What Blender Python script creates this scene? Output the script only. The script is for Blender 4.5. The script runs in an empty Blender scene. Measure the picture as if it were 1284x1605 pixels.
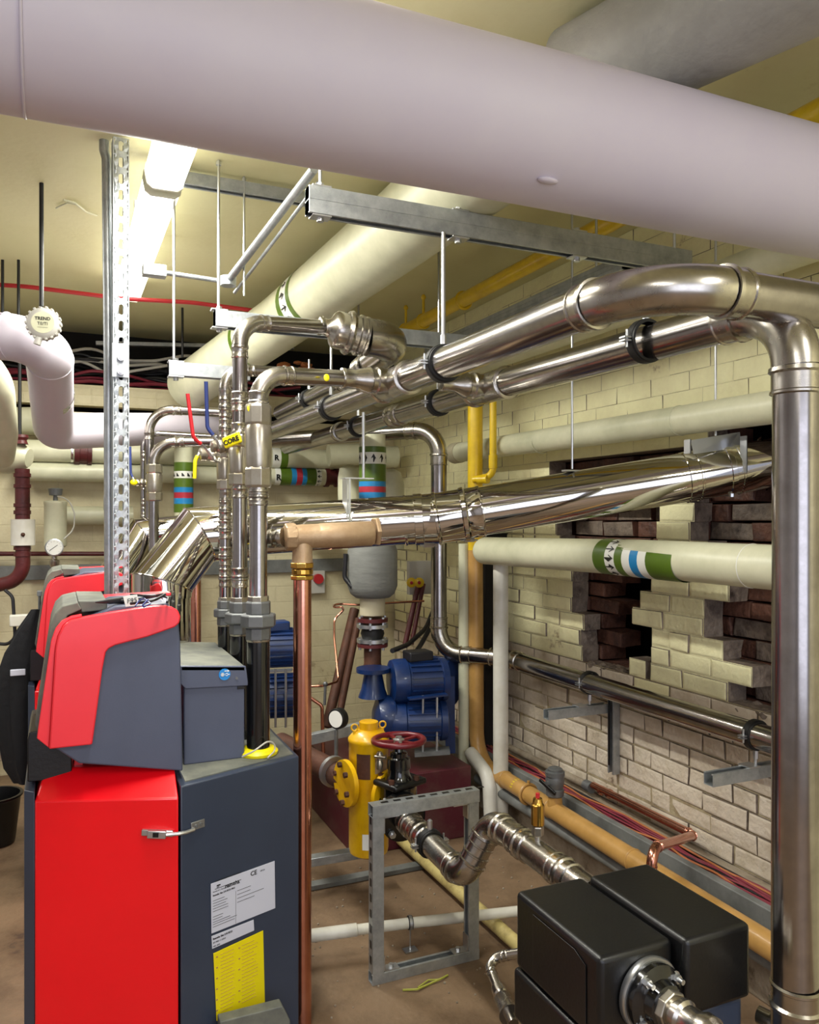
import bpy, bmesh, math, random
from mathutils import Vector, Matrix
random.seed(7)
scene = bpy.context.scene
COL = scene.collection
PI = math.pi
# ------------------------------------------------------------------ camera
YAW = math.radians(23.8)
SN, CS = math.sin(YAW), math.cos(YAW)
F, CX, HY, CZ = 1250.0, 642.0, 808.0, 1.6
cam = bpy.data.cameras.new('camera'); camo = bpy.data.objects.new('camera', cam); COL.objects.link(camo)
cam.sensor_width = 36; cam.sensor_fit = 'AUTO'; cam.lens = 36 * F / 1605.0
cam.shift_y = 5.5 / 1605.0; cam.clip_start = 0.02
camo.location = (0, 0, CZ); camo.rotation_euler = (PI / 2, 0, -YAW)
scene.camera = camo
scene.view_settings.view_transform = 'Standard'; scene.view_settings.look = 'None'
scene.view_settings.gamma = 1; scene.view_settings.use_curve_mapping = False
scene.view_settings.exposure = 0.3
# ------------------------------------------------------------------ world and lights
w = bpy.data.worlds.new('world'); scene.world = w; w.use_nodes = True
w.node_tree.nodes['Background'].inputs[0].default_value = (0.75, 0.8, 1.0, 1)
w.node_tree.nodes['Background'].inputs[1].default_value = 0.5
def area(name, loc, target, sx, sy, power, col):
    l = bpy.data.lights.new(name, 'AREA'); l.shape = 'RECTANGLE'; l.size = sx; l.size_y = sy
    l.energy = power; l.color = col
    o = bpy.data.objects.new(name, l); COL.objects.link(o); o.location = loc
    o.rotation_euler = (Vector(target) - Vector(loc)).to_track_quat('-Z', 'Y').to_euler(); return o
area('daylight_window_light', (0.2, -2.42, 1.55), (0.45, 2.5, 1.45), 2.9, 1.9, 36, (0.80, 0.84, 1.0))
area('ceiling_lamp_light_behind', (-0.6, -0.9, 2.74), (-0.6, -0.9, 0), 0.15, 1.4, 36, (1.0, 0.985, 0.95))
area('ceiling_lamp_light_aisle', (1.5, -0.75, 2.76), (1.5, -0.75, 0), 0.15, 1.4, 34, (1.0, 0.985, 0.93))
area('ceiling_lamp_light_left', (-1.35, 3.6, 2.78), (-1.35, 3.6, 0), 0.15, 1.4, 26, (1.0, 0.985, 0.93))
area('fluorescent_tube_light_far', (0.335, 3.68, 2.70), (0.335, 3.68, 0), 0.1, 1.42, 44, (1.0, 0.99, 0.90))
area('fluorescent_tube_light_near', (0.335, 2.1, 2.70), (0.335, 2.1, 0), 0.1, 1.3, 34, (1.0, 0.99, 0.90))
# ------------------------------------------------------------------ pixel -> point
def ray(px, py):
    k = (px - CX) / F
    return Vector((SN + k * CS, CS - k * SN, (HY - py) / F))
def P(px, py, d): return Vector((0, 0, CZ)) + ray(px, py) * d
def VX(px, py, X):
    r = ray(px, py); return Vector((0, 0, CZ)) + r * (X / r.x)
def VY(px, py, Y):
    r = ray(px, py); return Vector((0, 0, CZ)) + r * (Y / r.y)
def VZ(px, py, Z):
    r = ray(px, py); return Vector((0, 0, CZ)) + r * ((Z - CZ) / r.z)
def VPL(px, py, p0, n):
    r = ray(px, py); o = Vector((0, 0, CZ)); return o + r * ((Vector(p0) - o).dot(n) / r.dot(n))
V = Vector
# ------------------------------------------------------------------ materials
def s2l(c): return c / 12.92 if c <= 0.04045 else ((c + 0.055) / 1.055) ** 2.4
def hexc(h): return tuple(s2l(int(h[i:i + 2], 16) / 255) for i in (0, 2, 4)) + (1,)
def mat(name, h, rough=0.5, metal=0.0, var=0.0, vscale=8.0, h2=None, bump=0.0, bscale=60.0, coat=0.0, emit=0, stretch=None, rvar=0.0, aniso=0.0, lo=0.35, hi=0.7):
    m = bpy.data.materials.new(name); m.use_nodes = True
    nt = m.node_tree; b = nt.nodes['Principled BSDF']
    c = hexc(h); b.inputs['Base Color'].default_value = c
    b.inputs['Roughness'].default_value = rough; b.inputs['Metallic'].default_value = metal
    if coat: b.inputs['Coat Weight'].default_value = coat; b.inputs['Coat Roughness'].default_value = 0.08
    if emit:
        b.inputs['Emission Color'].default_value = c; b.inputs['Emission Strength'].default_value = emit
    tc = nt.nodes.new('ShaderNodeTexCoord'); mp = nt.nodes.new('ShaderNodeMapping')
    nt.links.new(tc.outputs['Object'], mp.inputs['Vector'])
    if stretch: mp.inputs['Scale'].default_value = stretch
    if h2 or rvar:
        n = nt.nodes.new('ShaderNodeTexNoise'); n.inputs['Scale'].default_value = vscale; n.inputs['Detail'].default_value = 6
        n.inputs['Roughness'].default_value = 0.65
        nt.links.new(mp.outputs[0], n.inputs['Vector'])
    if h2:
        r = nt.nodes.new('ShaderNodeValToRGB'); r.color_ramp.elements[0].position = lo; r.color_ramp.elements[1].position = hi
        r.color_ramp.elements[0].color = c; r.color_ramp.elements[1].color = hexc(h2)
        nt.links.new(n.outputs[0], r.inputs[0]); nt.links.new(r.outputs[0], b.inputs['Base Color'])
    if rvar:
        q = nt.nodes.new('ShaderNodeMapRange'); q.inputs['To Min'].default_value = max(0, rough - rvar); q.inputs['To Max'].default_value = rough + rvar
        nt.links.new(n.outputs[0], q.inputs['Value']); nt.links.new(q.outputs[0], b.inputs['Roughness'])
    if bump:
        n2 = nt.nodes.new('ShaderNodeTexNoise'); n2.inputs['Scale'].default_value = bscale; n2.inputs['Detail'].default_value = 4
        nt.links.new(mp.outputs[0], n2.inputs['Vector'])
        bp = nt.nodes.new('ShaderNodeBump'); bp.inputs['Strength'].default_value = bump; bp.inputs['Distance'].default_value = 0.01
        nt.links.new(n2.outputs[0], bp.inputs['Height']); nt.links.new(bp.outputs[0], b.inputs['Normal'])
    return m
M = {}
M['steel'] = mat('stainless_steel', 'A8A3A0', 0.2, 1, h2='8F8A87', vscale=14, rvar=0.08)
M['steel_fit'] = mat('stainless_fitting', 'BAB5AC', 0.26, 1, h2='9D978E', vscale=20, rvar=0.08)
M['flue'] = mat('polished_flue_steel', 'CCC8C2', 0.06, 1, bump=0.06, bscale=3.0)
M['galv'] = mat('galvanised_steel', 'B4B8BA', 0.42, 0.75, h2='94999C', vscale=25, bump=0.08, bscale=90)
M['zinc'] = mat('zinc_plated_steel', 'C0C2C4', 0.32, 0.9)
M['white'] = mat('white_insulation_jacket', 'C3BAC8', 0.52, 0, h2='CBC4CC', vscale=1.5, bump=0.03, bscale=6)
M['cream'] = mat('cream_painted_insulation', 'D6D4B8', 0.38, 0, h2='BFBFA2', vscale=5, bump=0.06, bscale=12)
M['wpipe'] = mat('white_plastic_pipe', 'DAD8CF', 0.35, h2='C6C2B2', vscale=6)
M['duct'] = mat('grey_duct_wrap', '94928C', 0.6, 0.05, h2='A8A6A0', vscale=4, bump=0.35, bscale=30)
M['black'] = mat('black_plastic', '0B0B0C', 0.36, h2='111112', vscale=5, bump=0.05, bscale=120)
M['blackm'] = mat('black_coated_pipe', '0B0C0E', 0.16, 0, coat=0.6)
M['rubber'] = mat('black_rubber', '0D0D0E', 0.55)
M['slate'] = mat('slate_grey_plastic', '4A5064', 0.38, h2='50566B', vscale=3, bump=0.02, bscale=200)
M['slate2'] = mat('dark_slate_sheet', '323A4B', 0.36, h2='384152', vscale=2.5)
M['dusty'] = mat('dusty_grey_cover', '77786C', 0.7, h2='4A4D4C', vscale=9)
M['red'] = mat('red_sheet_metal', 'F00A1A', 0.26, h2='E80A18', vscale=2, coat=0.3)
M['redp'] = mat('red_plastic', 'EE2E3A', 0.36, h2='E42A36', vscale=3, coat=0.15)
M['maroon'] = mat('maroon_painted_iron', '5A1D1E', 0.5, h2='431316', vscale=12, bump=0.15)
M['maroonw'] = mat('maroon_enamel', '6E1620', 0.35, h2='5A121A', vscale=12)
M['copper'] = mat('copper', 'DE9E88', 0.2, 1, h2='C07E66', vscale=9, rvar=0.08)
M['bronze'] = mat('cast_bronze', 'B79C7C', 0.45, 0.4, h2='A48664', vscale=18, bump=0.1, bscale=120)
M['brass'] = mat('brass', 'D0A552', 0.25, 1, h2='B38A3C', vscale=15)
M['nickel'] = mat('nickel_plated_brass', 'B9B3A6', 0.28, 0.9, h2='A39B8C', vscale=18)
M['malle'] = mat('grey_malleable_iron', '7B7D7E', 0.5, 0.6, h2='67696A', vscale=18)
M['yellow'] = mat('yellow_gas_paint', 'E8C41E', 0.32, h2='D2AC18', vscale=10, coat=0.2)
M['tan'] = mat('tan_gas_paint', 'C09455', 0.38, h2='A67E40', vscale=8, coat=0.1)
M['yellowv'] = mat('yellow_vessel_paint', 'E8B90A', 0.35, h2='C68E0A', vscale=7, coat=0.2)
M['yel'] = mat('bright_yellow_plastic', 'F2E20A', 0.4)
M['yelst'] = mat('yellow_sticker_paper', 'EBD90B', 0.45)
M['green'] = mat('green_band_tape', '55701E', 0.35, h2='4A621A', vscale=10)
M['blueb'] = mat('blue_band_tape', '1E7EB8', 0.35)
M['redb'] = mat('crimson_band_tape', 'A82A3A', 0.35)
M['whiteb'] = mat('white_band_tape', 'E6E6DE', 0.35)
M['ink'] = mat('black_ink', '14140F', 0.5)
M['blue'] = mat('blue_pump_paint', '0A2C62', 0.38, h2='081E44', vscale=8, coat=0.2)
M['plinth'] = mat('maroon_painted_plinth', '4C0E1E', 0.5, h2='5C403A', vscale=7, lo=0.45, hi=0.85)
M['rust'] = mat('rusty_steel', '5A3524', 0.65, 0.2, h2='3D2419', vscale=12, bump=0.2)
M['paper'] = mat('silver_label', 'C9CCDA', 0.35)
M['paperw'] = mat('white_label', 'E8E8E4', 0.45)
M['dial'] = mat('white_dial', 'F0F0EA', 0.4)
M['lever_r'] = mat('red_lever_sleeve', 'C4232A', 0.4)
M['lever_b'] = mat('blue_lever_sleeve', '27356E', 0.4)
M['cloth'] = mat('black_cloth', '0E0F14', 0.9, bump=0.4, bscale=25)
M['jacket'] = mat('grey_insulating_jacket', '7B7C78', 0.75, h2='6C6D6A', vscale=6, bump=0.3, bscale=14, stretch=(1, 1, 3))
M['beige'] = mat('beige_plaster', 'B5AC92', 0.6)
M['redc'] = mat('red_cable_sheath', 'B3242A', 0.4)
M['cableb'] = mat('black_cable_sheath', '16151A', 0.45)
M['cabler'] = mat('crimson_cable_sheath', '7E2838', 0.45)
M['cableo'] = mat('orange_cable_sheath', 'B06A3C', 0.45)
M['bluest'] = mat('blue_sticker', '1C86D4', 0.4)
M['glasst'] = mat('frosted_diffuser', 'FFFDF2', 0.4, emit=3.5)
M['lampbody'] = mat('white_lamp_housing', 'DAD8C8', 0.45)
M['clip'] = mat('grey_plastic', 'B9B6AE', 0.45)
M['void'] = mat('dark_void', '1C1814', 0.9, h2='0E0C0B', vscale=6)  # near-black colour paints in the unlit darkness of the deep recesses
M['worn'] = mat('worn_cream_paint', 'C9B878', 0.5, h2='7E6A40', vscale=14, lo=0.45, hi=0.75)
M['scrap'] = mat('yellow_green_tape', '9A9C3E', 0.6)
M['foil'] = mat('crumpled_foil', 'D8D8D4', 0.2, 1, bump=0.8, bscale=30)
M['greym'] = mat('grey_painted_trunking', '7C7E7C', 0.55, h2='565856', vscale=7)
def wallmat(name, c1, c2, c3, scale, bumpst, brick=False, bh=0.075, bw=0.225):
    m = bpy.data.materials.new(name); m.use_nodes = True
    nt = m.node_tree; b = nt.nodes['Principled BSDF']; b.inputs['Roughness'].default_value = 0.55
    tc = nt.nodes.new('ShaderNodeTexCoord')
    n = nt.nodes.new('ShaderNodeTexNoise'); n.inputs['Scale'].default_value = scale; n.inputs['Detail'].default_value = 8; n.inputs['Roughness'].default_value = 0.7
    nt.links.new(tc.outputs['Object'], n.inputs['Vector'])
    r = nt.nodes.new('ShaderNodeValToRGB'); e = r.color_ramp.elements
    e[0].position = 0.36; e[0].color = hexc(c2); e[1].position = 0.56; e[1].color = hexc(c1)
    x = e.new(0.3); x.color = hexc(c3)
    nt.links.new(n.outputs[0], r.inputs[0])
    n2 = nt.nodes.new('ShaderNodeTexNoise'); n2.inputs['Scale'].default_value = 40; n2.inputs['Detail'].default_value = 6
    nt.links.new(tc.outputs['Object'], n2.inputs['Vector'])
    bp = nt.nodes.new('ShaderNodeBump'); bp.inputs['Strength'].default_value = bumpst; bp.inputs['Distance'].default_value = 0.012
    nt.links.new(n2.outputs[0], bp.inputs['Height'])
    if brick:
        mp = nt.nodes.new('ShaderNodeMapping'); mp.inputs['Rotation'].default_value = (PI / 2, 0, 0)
        nt.links.new(tc.outputs['Object'], mp.inputs['Vector'])
        bk = nt.nodes.new('ShaderNodeTexBrick'); bk.inputs['Scale'].default_value = 1
        bk.inputs['Brick Width'].default_value = bw; bk.inputs['Row Height'].default_value = bh; bk.inputs['Mortar Size'].default_value = 0.005
        bk.inputs['Mortar Smooth'].default_value = 0.3
        nt.links.new(mp.outputs[0], bk.inputs['Vector'])
        bp2 = nt.nodes.new('ShaderNodeBump'); bp2.inputs['Strength'].default_value = 0.6; bp2.inputs['Distance'].default_value = 0.006; bp2.invert = True
        nt.links.new(bk.outputs['Fac'], bp2.inputs['Height']); nt.links.new(bp.outputs[0], bp2.inputs['Normal'])
        nt.links.new(bp2.outputs[0], b.inputs['Normal'])
    else:
        nt.links.new(bp.outputs[0], b.inputs['Normal'])
    nt.links.new(r.outputs[0], b.inputs['Base Color'])
    return m
M['wallw'] = wallmat('white_plaster', 'A6A4AC', '9A989F', '7E7C82', 2.0, 0.1)
M['ceil'] = wallmat('cream_painted_ceiling', 'D8D3A6', 'D2CC9C', 'C4BC8A', 1.6, 0.08)
M['wallb'] = wallmat('cream_painted_blockwork', 'D5CBA8', 'C6BA96', '97876A', 3.0, 0.2, True, 0.11, 0.4)
M['brickp'] = wallmat('cream_painted_brick', 'EFEABC', 'E2DAAE', '9C8A6C', 3.4, 0.4)
M['brickd'] = wallmat('grimy_painted_brick', 'D6CAB8', 'C2B49E', '7A6652', 7.0, 0.6)
M['mortaru'] = wallmat('painted_over_mortar', 'E8E2B4', 'D6CDA2', '8E7E60', 9.0, 0.6)
M['mortar'] = wallmat('grimy_mortar', 'AFA283', '8D7C60', '5C4C3A', 12.0, 0.6)
M['brickr'] = wallmat('exposed_red_brick', '6A4638', '47302A', '221916', 9.0, 0.8)
M['brickg'] = wallmat('broken_grey_brick', '85776A', '5E5148', '3A302A', 14.0, 0.8)
M['floor'] = wallmat('dusty_brown_concrete', '7F6850', '614C38', '43342A', 2.6, 0.25)
M['conc'] = wallmat('rough_concrete', '9A8E7C', '7E705E', '544838', 6.0, 0.5)
# ------------------------------------------------------------------ object helpers
def tagit(o, label, cat, group=None):
    o['label'] = label; o['category'] = cat
    if group: o['group'] = group
    return o
def thing(name, label, cat, base, group=None):
    o = bpy.data.objects.new(name, None); COL.objects.link(o); o.location = base; o.empty_display_size = 0.05
    return tagit(o, label, cat, group)
def rootloc(p):
    v = Vector((0, 0, 0))
    while p is not None: v += p.location; p = p.parent
    return v
def part(name, bm, m, parent=None, label=None, smooth=True, bevel=0.0, kind=None, ang=40):
    off = rootloc(parent) if parent is not None else None
    if off is None:
        xs = [v.co for v in bm.verts]
        off = Vector(((min(v.x for v in xs) + max(v.x for v in xs)) / 2, (min(v.y for v in xs) + max(v.y for v in xs)) / 2, min(v.z for v in xs)))
        if kind == 'structure': off = Vector((0, 0, 0))
    for v in bm.verts: v.co -= off
    bmesh.ops.recalc_face_normals(bm, faces=bm.faces)
    me = bpy.data.meshes.new(name); bm.to_mesh(me); bm.free()
    ms = m if isinstance(m, (list, tuple)) else [m]
    for q in ms: me.materials.append(M[q])
    o = bpy.data.objects.new(name, me); COL.objects.link(o)
    if parent is not None: o.parent = parent
    else: o.location = off
    if label: o['label'] = label
    if kind: o['kind'] = kind
    if bevel:
        bv = o.modifiers.new('bevel', 'BEVEL'); bv.width = bevel; bv.segments = 3; bv.limit_method = 'ANGLE'; bv.angle_limit = math.radians(30)
    if smooth:
        me.polygons.foreach_set('use_smooth', [True] * len(me.polygons))
        try: me.set_sharp_from_angle(angle=math.radians(ang))
        except Exception: pass
    return o
def single(name, bm, m, label, cat, group=None, **k):
    o = part(name, bm, m, None, **k); o['label'] = label; o['category'] = cat
    if group: o['group'] = group
    return o
def NB(): return bmesh.new()
def basis(ax):
    ax = Vector(ax).normalized()
    h = Vector((0, 0, 1)) if abs(ax.z) < 0.95 else Vector((1, 0, 0))
    u = h.cross(ax).normalized(); v = ax.cross(u).normalized(); return u, v, ax
def box(bm, c, s, rot=None):
    r = bmesh.ops.create_cube(bm, size=1)
    mt = Matrix.Translation(c) @ (rot.to_4x4() if rot is not None else Matrix.Identity(4)) @ Matrix.Diagonal((s[0], s[1], s[2], 1))
    bmesh.ops.transform(bm, matrix=mt, verts=r['verts']); return bm
def box2(bm, a, b):
    return box(bm, ((a[0] + b[0]) / 2, (a[1] + b[1]) / 2, (a[2] + b[2]) / 2), (abs(b[0] - a[0]), abs(b[1] - a[1]), abs(b[2] - a[2])))
def rotto(ax, upish=(0, 0, 1)):
    x = Vector(ax).normalized(); z = Vector(upish); y = z.cross(x).normalized(); z = x.cross(y).normalized()
    return Matrix((x, y, z)).transposed()
def bar(bm, a, b, wd, ht, upish=(0, 0, 1)):
    a = Vector(a); b = Vector(b)
    return box(bm, (a + b) / 2, ((b - a).length, wd, ht), rotto(b - a, upish))
def lathe(bm, o, ax, prof, seg=24, cap=True):
    u, v, a = basis(ax); o = Vector(o); rings = []
    for t, r in prof:
        rings.append([bm.verts.new(o + a * t + (u * math.cos(2 * PI * i / seg) + v * math.sin(2 * PI * i / seg)) * max(r, 1e-5)) for i in range(seg)])
    for k in range(len(rings) - 1):
        for i in range(seg):
            j = (i + 1) % seg
            bm.faces.new((rings[k][i], rings[k][j], rings[k + 1][j], rings[k + 1][i]))
    if cap:
        bm.faces.new(rings[0][::-1]); bm.faces.new(rings[-1])
    return bm
def cyl(bm, a, b, r, seg=16):
    a = Vector(a); b = Vector(b); return lathe(bm, a, b - a, [(0, r), ((b - a).length, r)], seg)
def hexa(bm, a, b, r): return cyl(bm, a, b, r, 6)
def sphere(bm, c, r, s=(1, 1, 1), seg=16):
    q = bmesh.ops.create_uvsphere(bm, u_segments=seg, v_segments=max(8, seg // 2), radius=r)
    bmesh.ops.transform(bm, matrix=Matrix.Translation(c) @ Matrix.Diagonal((s[0], s[1], s[2], 1)), verts=q['verts']); return bm
def torus(bm, c, ax, R, r, seg=32, rs=10, a0=0, a1=2 * PI):
    u, v, a = basis(ax); c = Vector(c); full = abs(a1 - a0 - 2 * PI) < 1e-6; rings = []
    n = seg if full else seg + 1
    for i in range(n):
        t = a0 + (a1 - a0) * i / seg; d = u * math.cos(t) + v * math.sin(t)
        rings.append([bm.verts.new(c + d * (R + r * math.cos(2 * PI * k / rs)) + a * (r * math.sin(2 * PI * k / rs))) for k in range(rs)])
    for i in range(n if full else n - 1):
        j = (i + 1) % n
        for k in range(rs):
            l = (k + 1) % rs; bm.faces.new((rings[i][k], rings[j][k], rings[j][l], rings[i][l]))
    return bm
def prism(bm, pts, ext):
    e = Vector(ext); a = [bm.verts.new(Vector(p)) for p in pts]; b = [bm.verts.new(Vector(p) + e) for p in pts]
    bm.faces.new(a); bm.faces.new(b[::-1]); n = len(a)
    for i in range(n): bm.faces.new((a[i], b[i], b[(i + 1) % n], a[(i + 1) % n]))
    return bm
def fillet(pts, br, n=10):
    pts = [Vector(p) for p in pts]; out = [pts[0]]; bends = []
    for i in range(1, len(pts) - 1):
        p = pts[i]; a = pts[i - 1] - p; b = pts[i + 1] - p
        la, lb = a.length, b.length; a.normalize(); b.normalize()
        ang = a.angle(b); th = PI - ang
        if th < 0.03: out.append(p); continue
        t = min(br * math.tan(th / 2), la * 0.49 if i > 1 else la * 0.95, lb * 0.49 if i < len(pts) - 2 else lb * 0.95)
        r = t / math.tan(th / 2)
        c = p + (a + b).normalized() * (r / math.sin(ang / 2))
        s = p + a * t - c; e = p + b * t - c; ar = []
        for k in range(n + 1):
            f = k / n; q = (s * math.sin((1 - f) * th) + e * math.sin(f * th)) / math.sin(th)
            ar.append(c + q)
        out += ar; bends.append((ar, -a, b))
    out.append(pts[-1]); return out, bends
def sweep(bm, path, r, seg=20, cap=True, rfun=None):
    path = [Vector(p) for p in path]
    q = [path[0]]
    for p in path[1:]:
        if (p - q[-1]).length > 1e-5: q.append(p)
    path = q; n = len(path); rings = []; u = None
    for i in range(n):
        t = (path[min(i + 1, n - 1)] - path[max(i - 1, 0)]).normalized()
        if u is None: u = basis(t)[0]
        u = (u - t * u.dot(t)).normalized(); v = t.cross(u)
        rr = rfun(i / (n - 1)) if rfun else r
        rings.append([bm.verts.new(path[i] + (u * math.cos(2 * PI * k / seg) + v * math.sin(2 * PI * k / seg)) * rr) for k in range(seg)])
    for i in range(n - 1):
        for k in range(seg):
            l = (k + 1) % seg; bm.faces.new((rings[i][k], rings[i][l], rings[i + 1][l], rings[i + 1][k]))
    if cap: bm.faces.new(rings[0][::-1]); bm.faces.new(rings[-1])
    return bm
def tube(bm, pts, r, br=0.1, seg=20):
    return sweep(bm, fillet(pts, br)[0], r, seg)
def bead(bm, p, ax, r, w_=0.006, h_=0.12):           # rolled press bead
    lathe(bm, Vector(p) - Vector(ax).normalized() * w_, ax, [(0, r), (w_ * 0.4, r * (1 + h_)), (w_ * 1.6, r * (1 + h_)), (w_ * 2, r)], 28, False)
def socket(bm, p, ax, r, L):                          # fitting sleeve from p along ax
    b = min(0.009, L * 0.2)
    lathe(bm, p, ax, [(0, r * 1.0), (0.001, r * 1.16), (b, r * 1.18), (b * 1.5, r * 1.06), (L - b * .8, r * 1.06), (L - b * .5, r * 1.12), (L, r * 1.12), (L + 0.003, r * 1.0)], 28, False)
def pipe_run(name, pts, r, m, label, cat, br=0.1, group=None, fit='steel_fit', elbows=True, sock=0.05, collars=(), fitname='press_elbow', seg=24):
    base = Vector(min(pts, key=lambda p: p[2]))
    t = thing(name, label, cat, base, group)
    path, bends = fillet(pts, br, 12)
    bm = NB(); sweep(bm, path, r, seg); part('pipe', bm, m, t)
    if elbows:
        for ar, d0, d1 in bends:
            bm = NB(); sweep(bm, ar, r * 1.05, seg, False)
            socket(bm, ar[0] + Vector(0 * d0), -d0, r, sock)
            socket(bm, ar[-1], d1, r, sock)
            part(fitname, bm, fit, t)
    for (p, ax, L) in collars:
        bm = NB(); ax = Vector(ax).normalized(); p = Vector(p)
        socket(bm, p, ax, r, L / 2); socket(bm, p, -ax, r, L / 2)
        part('press_coupling', bm, fit, t)
    return t
def copy_tree(o, parent=None):
    c = o.copy(); COL.objects.link(c)
    if parent is not None: c.parent = parent
    for ch in [x for x in bpy.data.objects if x.parent == o]: copy_tree(ch, c)
    return c
# decals that follow a cylinder: (u along axis, v around)
def cyl_poly(bm, o, ax, up, R, poly, n=6):
    a = Vector(ax).normalized(); up = Vector(up); up = (up - a * up.dot(a)).normalized(); s = a.cross(up)
    vs = []
    for i in range(len(poly)):
        p0 = poly[i]; p1 = poly[(i + 1) % len(poly)]
        for k in range(n):
            f = k / n; u = p0[0] + (p1[0] - p0[0]) * f; v = p0[1] + (p1[1] - p0[1]) * f
            th = v / R; vs.append(bm.verts.new(Vector(o) + a * u + (up * math.cos(th) + s * math.sin(th)) * R))
    f = bm.faces.new(vs); bmesh.ops.triangulate(bm, faces=[f])
def arrow(cu, cv, L, W, flip=1):
    q = [(-.5, -.09), (.2, -.09), (-.06, -.36), (-.06, -.5), (.5, 0), (-.06, .5), (-.06, .36), (.2, .09), (-.5, .09)]
    return [(cu + flip * a * L, cv + b * W) for a, b in q]
def band(parent, name, o, ax, t0, t1, R, m):
    bm = NB(); a = Vector(ax).normalized()
    lathe(bm, Vector(o) + a * t0, a, [(0, R - 0.0005), (0.0005, R), (t1 - t0 - 0.0005, R), (t1 - t0, R - 0.0005)], 32, False)
    return part(name, bm, m, parent)
_fonts = []
def text_bm(bm, s, size, org, u, v, ext=0.0006, align='LEFT', bold=0.0):
    c = bpy.data.curves.new('t', 'FONT'); c.body = s; c.size = size; c.extrude = ext; c.align_x = align; c.offset = bold; c.resolution_u = 3
    o = bpy.data.objects.new('t', c); COL.objects.link(o)
    bpy.context.view_layer.update()
    me = bpy.data.meshes.new_from_object(o)
    u = Vector(u).normalized(); v = Vector(v).normalized(); n = u.cross(v)
    mt = Matrix.Translation(org) @ Matrix((u, v, n)).transposed().to_4x4()
    me.transform(mt); bm.from_mesh(me)
    bpy.data.objects.remove(o); bpy.data.curves.remove(c); bpy.data.meshes.remove(me)
# ================================================================== setting
XR, YB, ZC = 2.3, 5.5, 2.85
def struct(name, bm, m, **k): return part(name, bm, m, None, kind='structure', smooth=False, **k)
bm = NB(); box2(bm, (-2.4, -2.6, -0.1), (2.95, 5.95, 0)); struct('floor', bm, 'floor')
bm = NB(); box2(bm, (-2.4, -2.6, ZC), (2.95, 5.95, ZC + 0.1)); struct('ceiling', bm, 'ceil')
bm = NB(); box2(bm, (-2.4, -2.6, 0), (-2.3, 5.95, ZC)); struct('wall_left', bm, 'wallw')
bm = NB()
box2(bm, (-2.3, -2.6, 0), (-1.1, -2.5, ZC)); box2(bm, (2.0, -2.6, 0), (2.95, -2.5, ZC))
box2(bm, (-1.1, -2.6, 0), (2.0, -2.5, 0.5)); box2(bm, (-1.1, -2.6, 2.6), (2.0, -2.5, ZC)); struct('wall_front', bm, 'wallw')
bm = NB()
for x in (-1.1, -0.07, 0.96, 1.97): box2(bm, (x, -2.58, 0.5), (x + 0.03, -2.53, 2.6))
for z in (0.5, 1.55, 2.57): box2(bm, (-1.1, -2.58, z), (2.0, -2.53, z + 0.03))
struct('window_1', bm, 'lampbody')
# back wall with the dark void above it
bm = NB()
box2(bm, (-2.3, YB, 0), (2.7, YB + 0.1, 2.26))
struct('wall_back', bm, 'wallb')
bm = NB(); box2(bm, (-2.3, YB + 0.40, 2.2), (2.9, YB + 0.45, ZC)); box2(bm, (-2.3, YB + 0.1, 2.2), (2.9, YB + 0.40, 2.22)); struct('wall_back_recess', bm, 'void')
bm = NB(); box2(bm, (-2.3, YB - 0.02, 2.30), (2.7, YB + 0.08, 2.37)); box2(bm, (-2.3, YB + 0.02, 2.37), (2.7, YB + 0.1, 2.44)); struct('trim_1', bm, 'wallb', bevel=0.004)
# right wall laid in bricks, two leaves with the knocked-out openings
def inpoly(p, poly):
    c = False; n = len(poly)
    for i in range(n):
        a = poly[i]; b = poly[i - 1]
        if (a[1] > p[1]) != (b[1] > p[1]) and p[0] < (b[0] - a[0]) * (p[1] - a[1]) / (b[1] - a[1]) + a[0]: c = not c
    return c
def wp(pts): return [(lambda q: (q.y, q.z))(VX(a, b, XR)) for a, b in pts]
H1 = wp([(893, 790), (1040, 776), (1032, 850), (1000, 905), (992, 950), (996, 1046), (960, 1052), (922, 1040), (903, 1000), (897, 905)])
H2 = wp([(1150, 760), (1300, 640), (1300, 1130), (1215, 1112), (1165, 1098), (1160, 1060), (1135, 1030), (1135, 975), (1125, 925), (1112, 850), (1118, 790)])
H3 = wp([(870, 722), (985, 708), (990, 745), (870, 760)])
H4 = wp([(1000, 700), (1330, 640), (1330, 790), (1120, 800), (1100, 790)])
HD = wp([(925, 905), (1000, 905), (1000, 1052), (935, 1040)])
HDD = wp([(1140, 650), (1330, 640), (1330, 775), (1150, 785)])
bm = NB(); bmm = NB(); bmu = NB()
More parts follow.
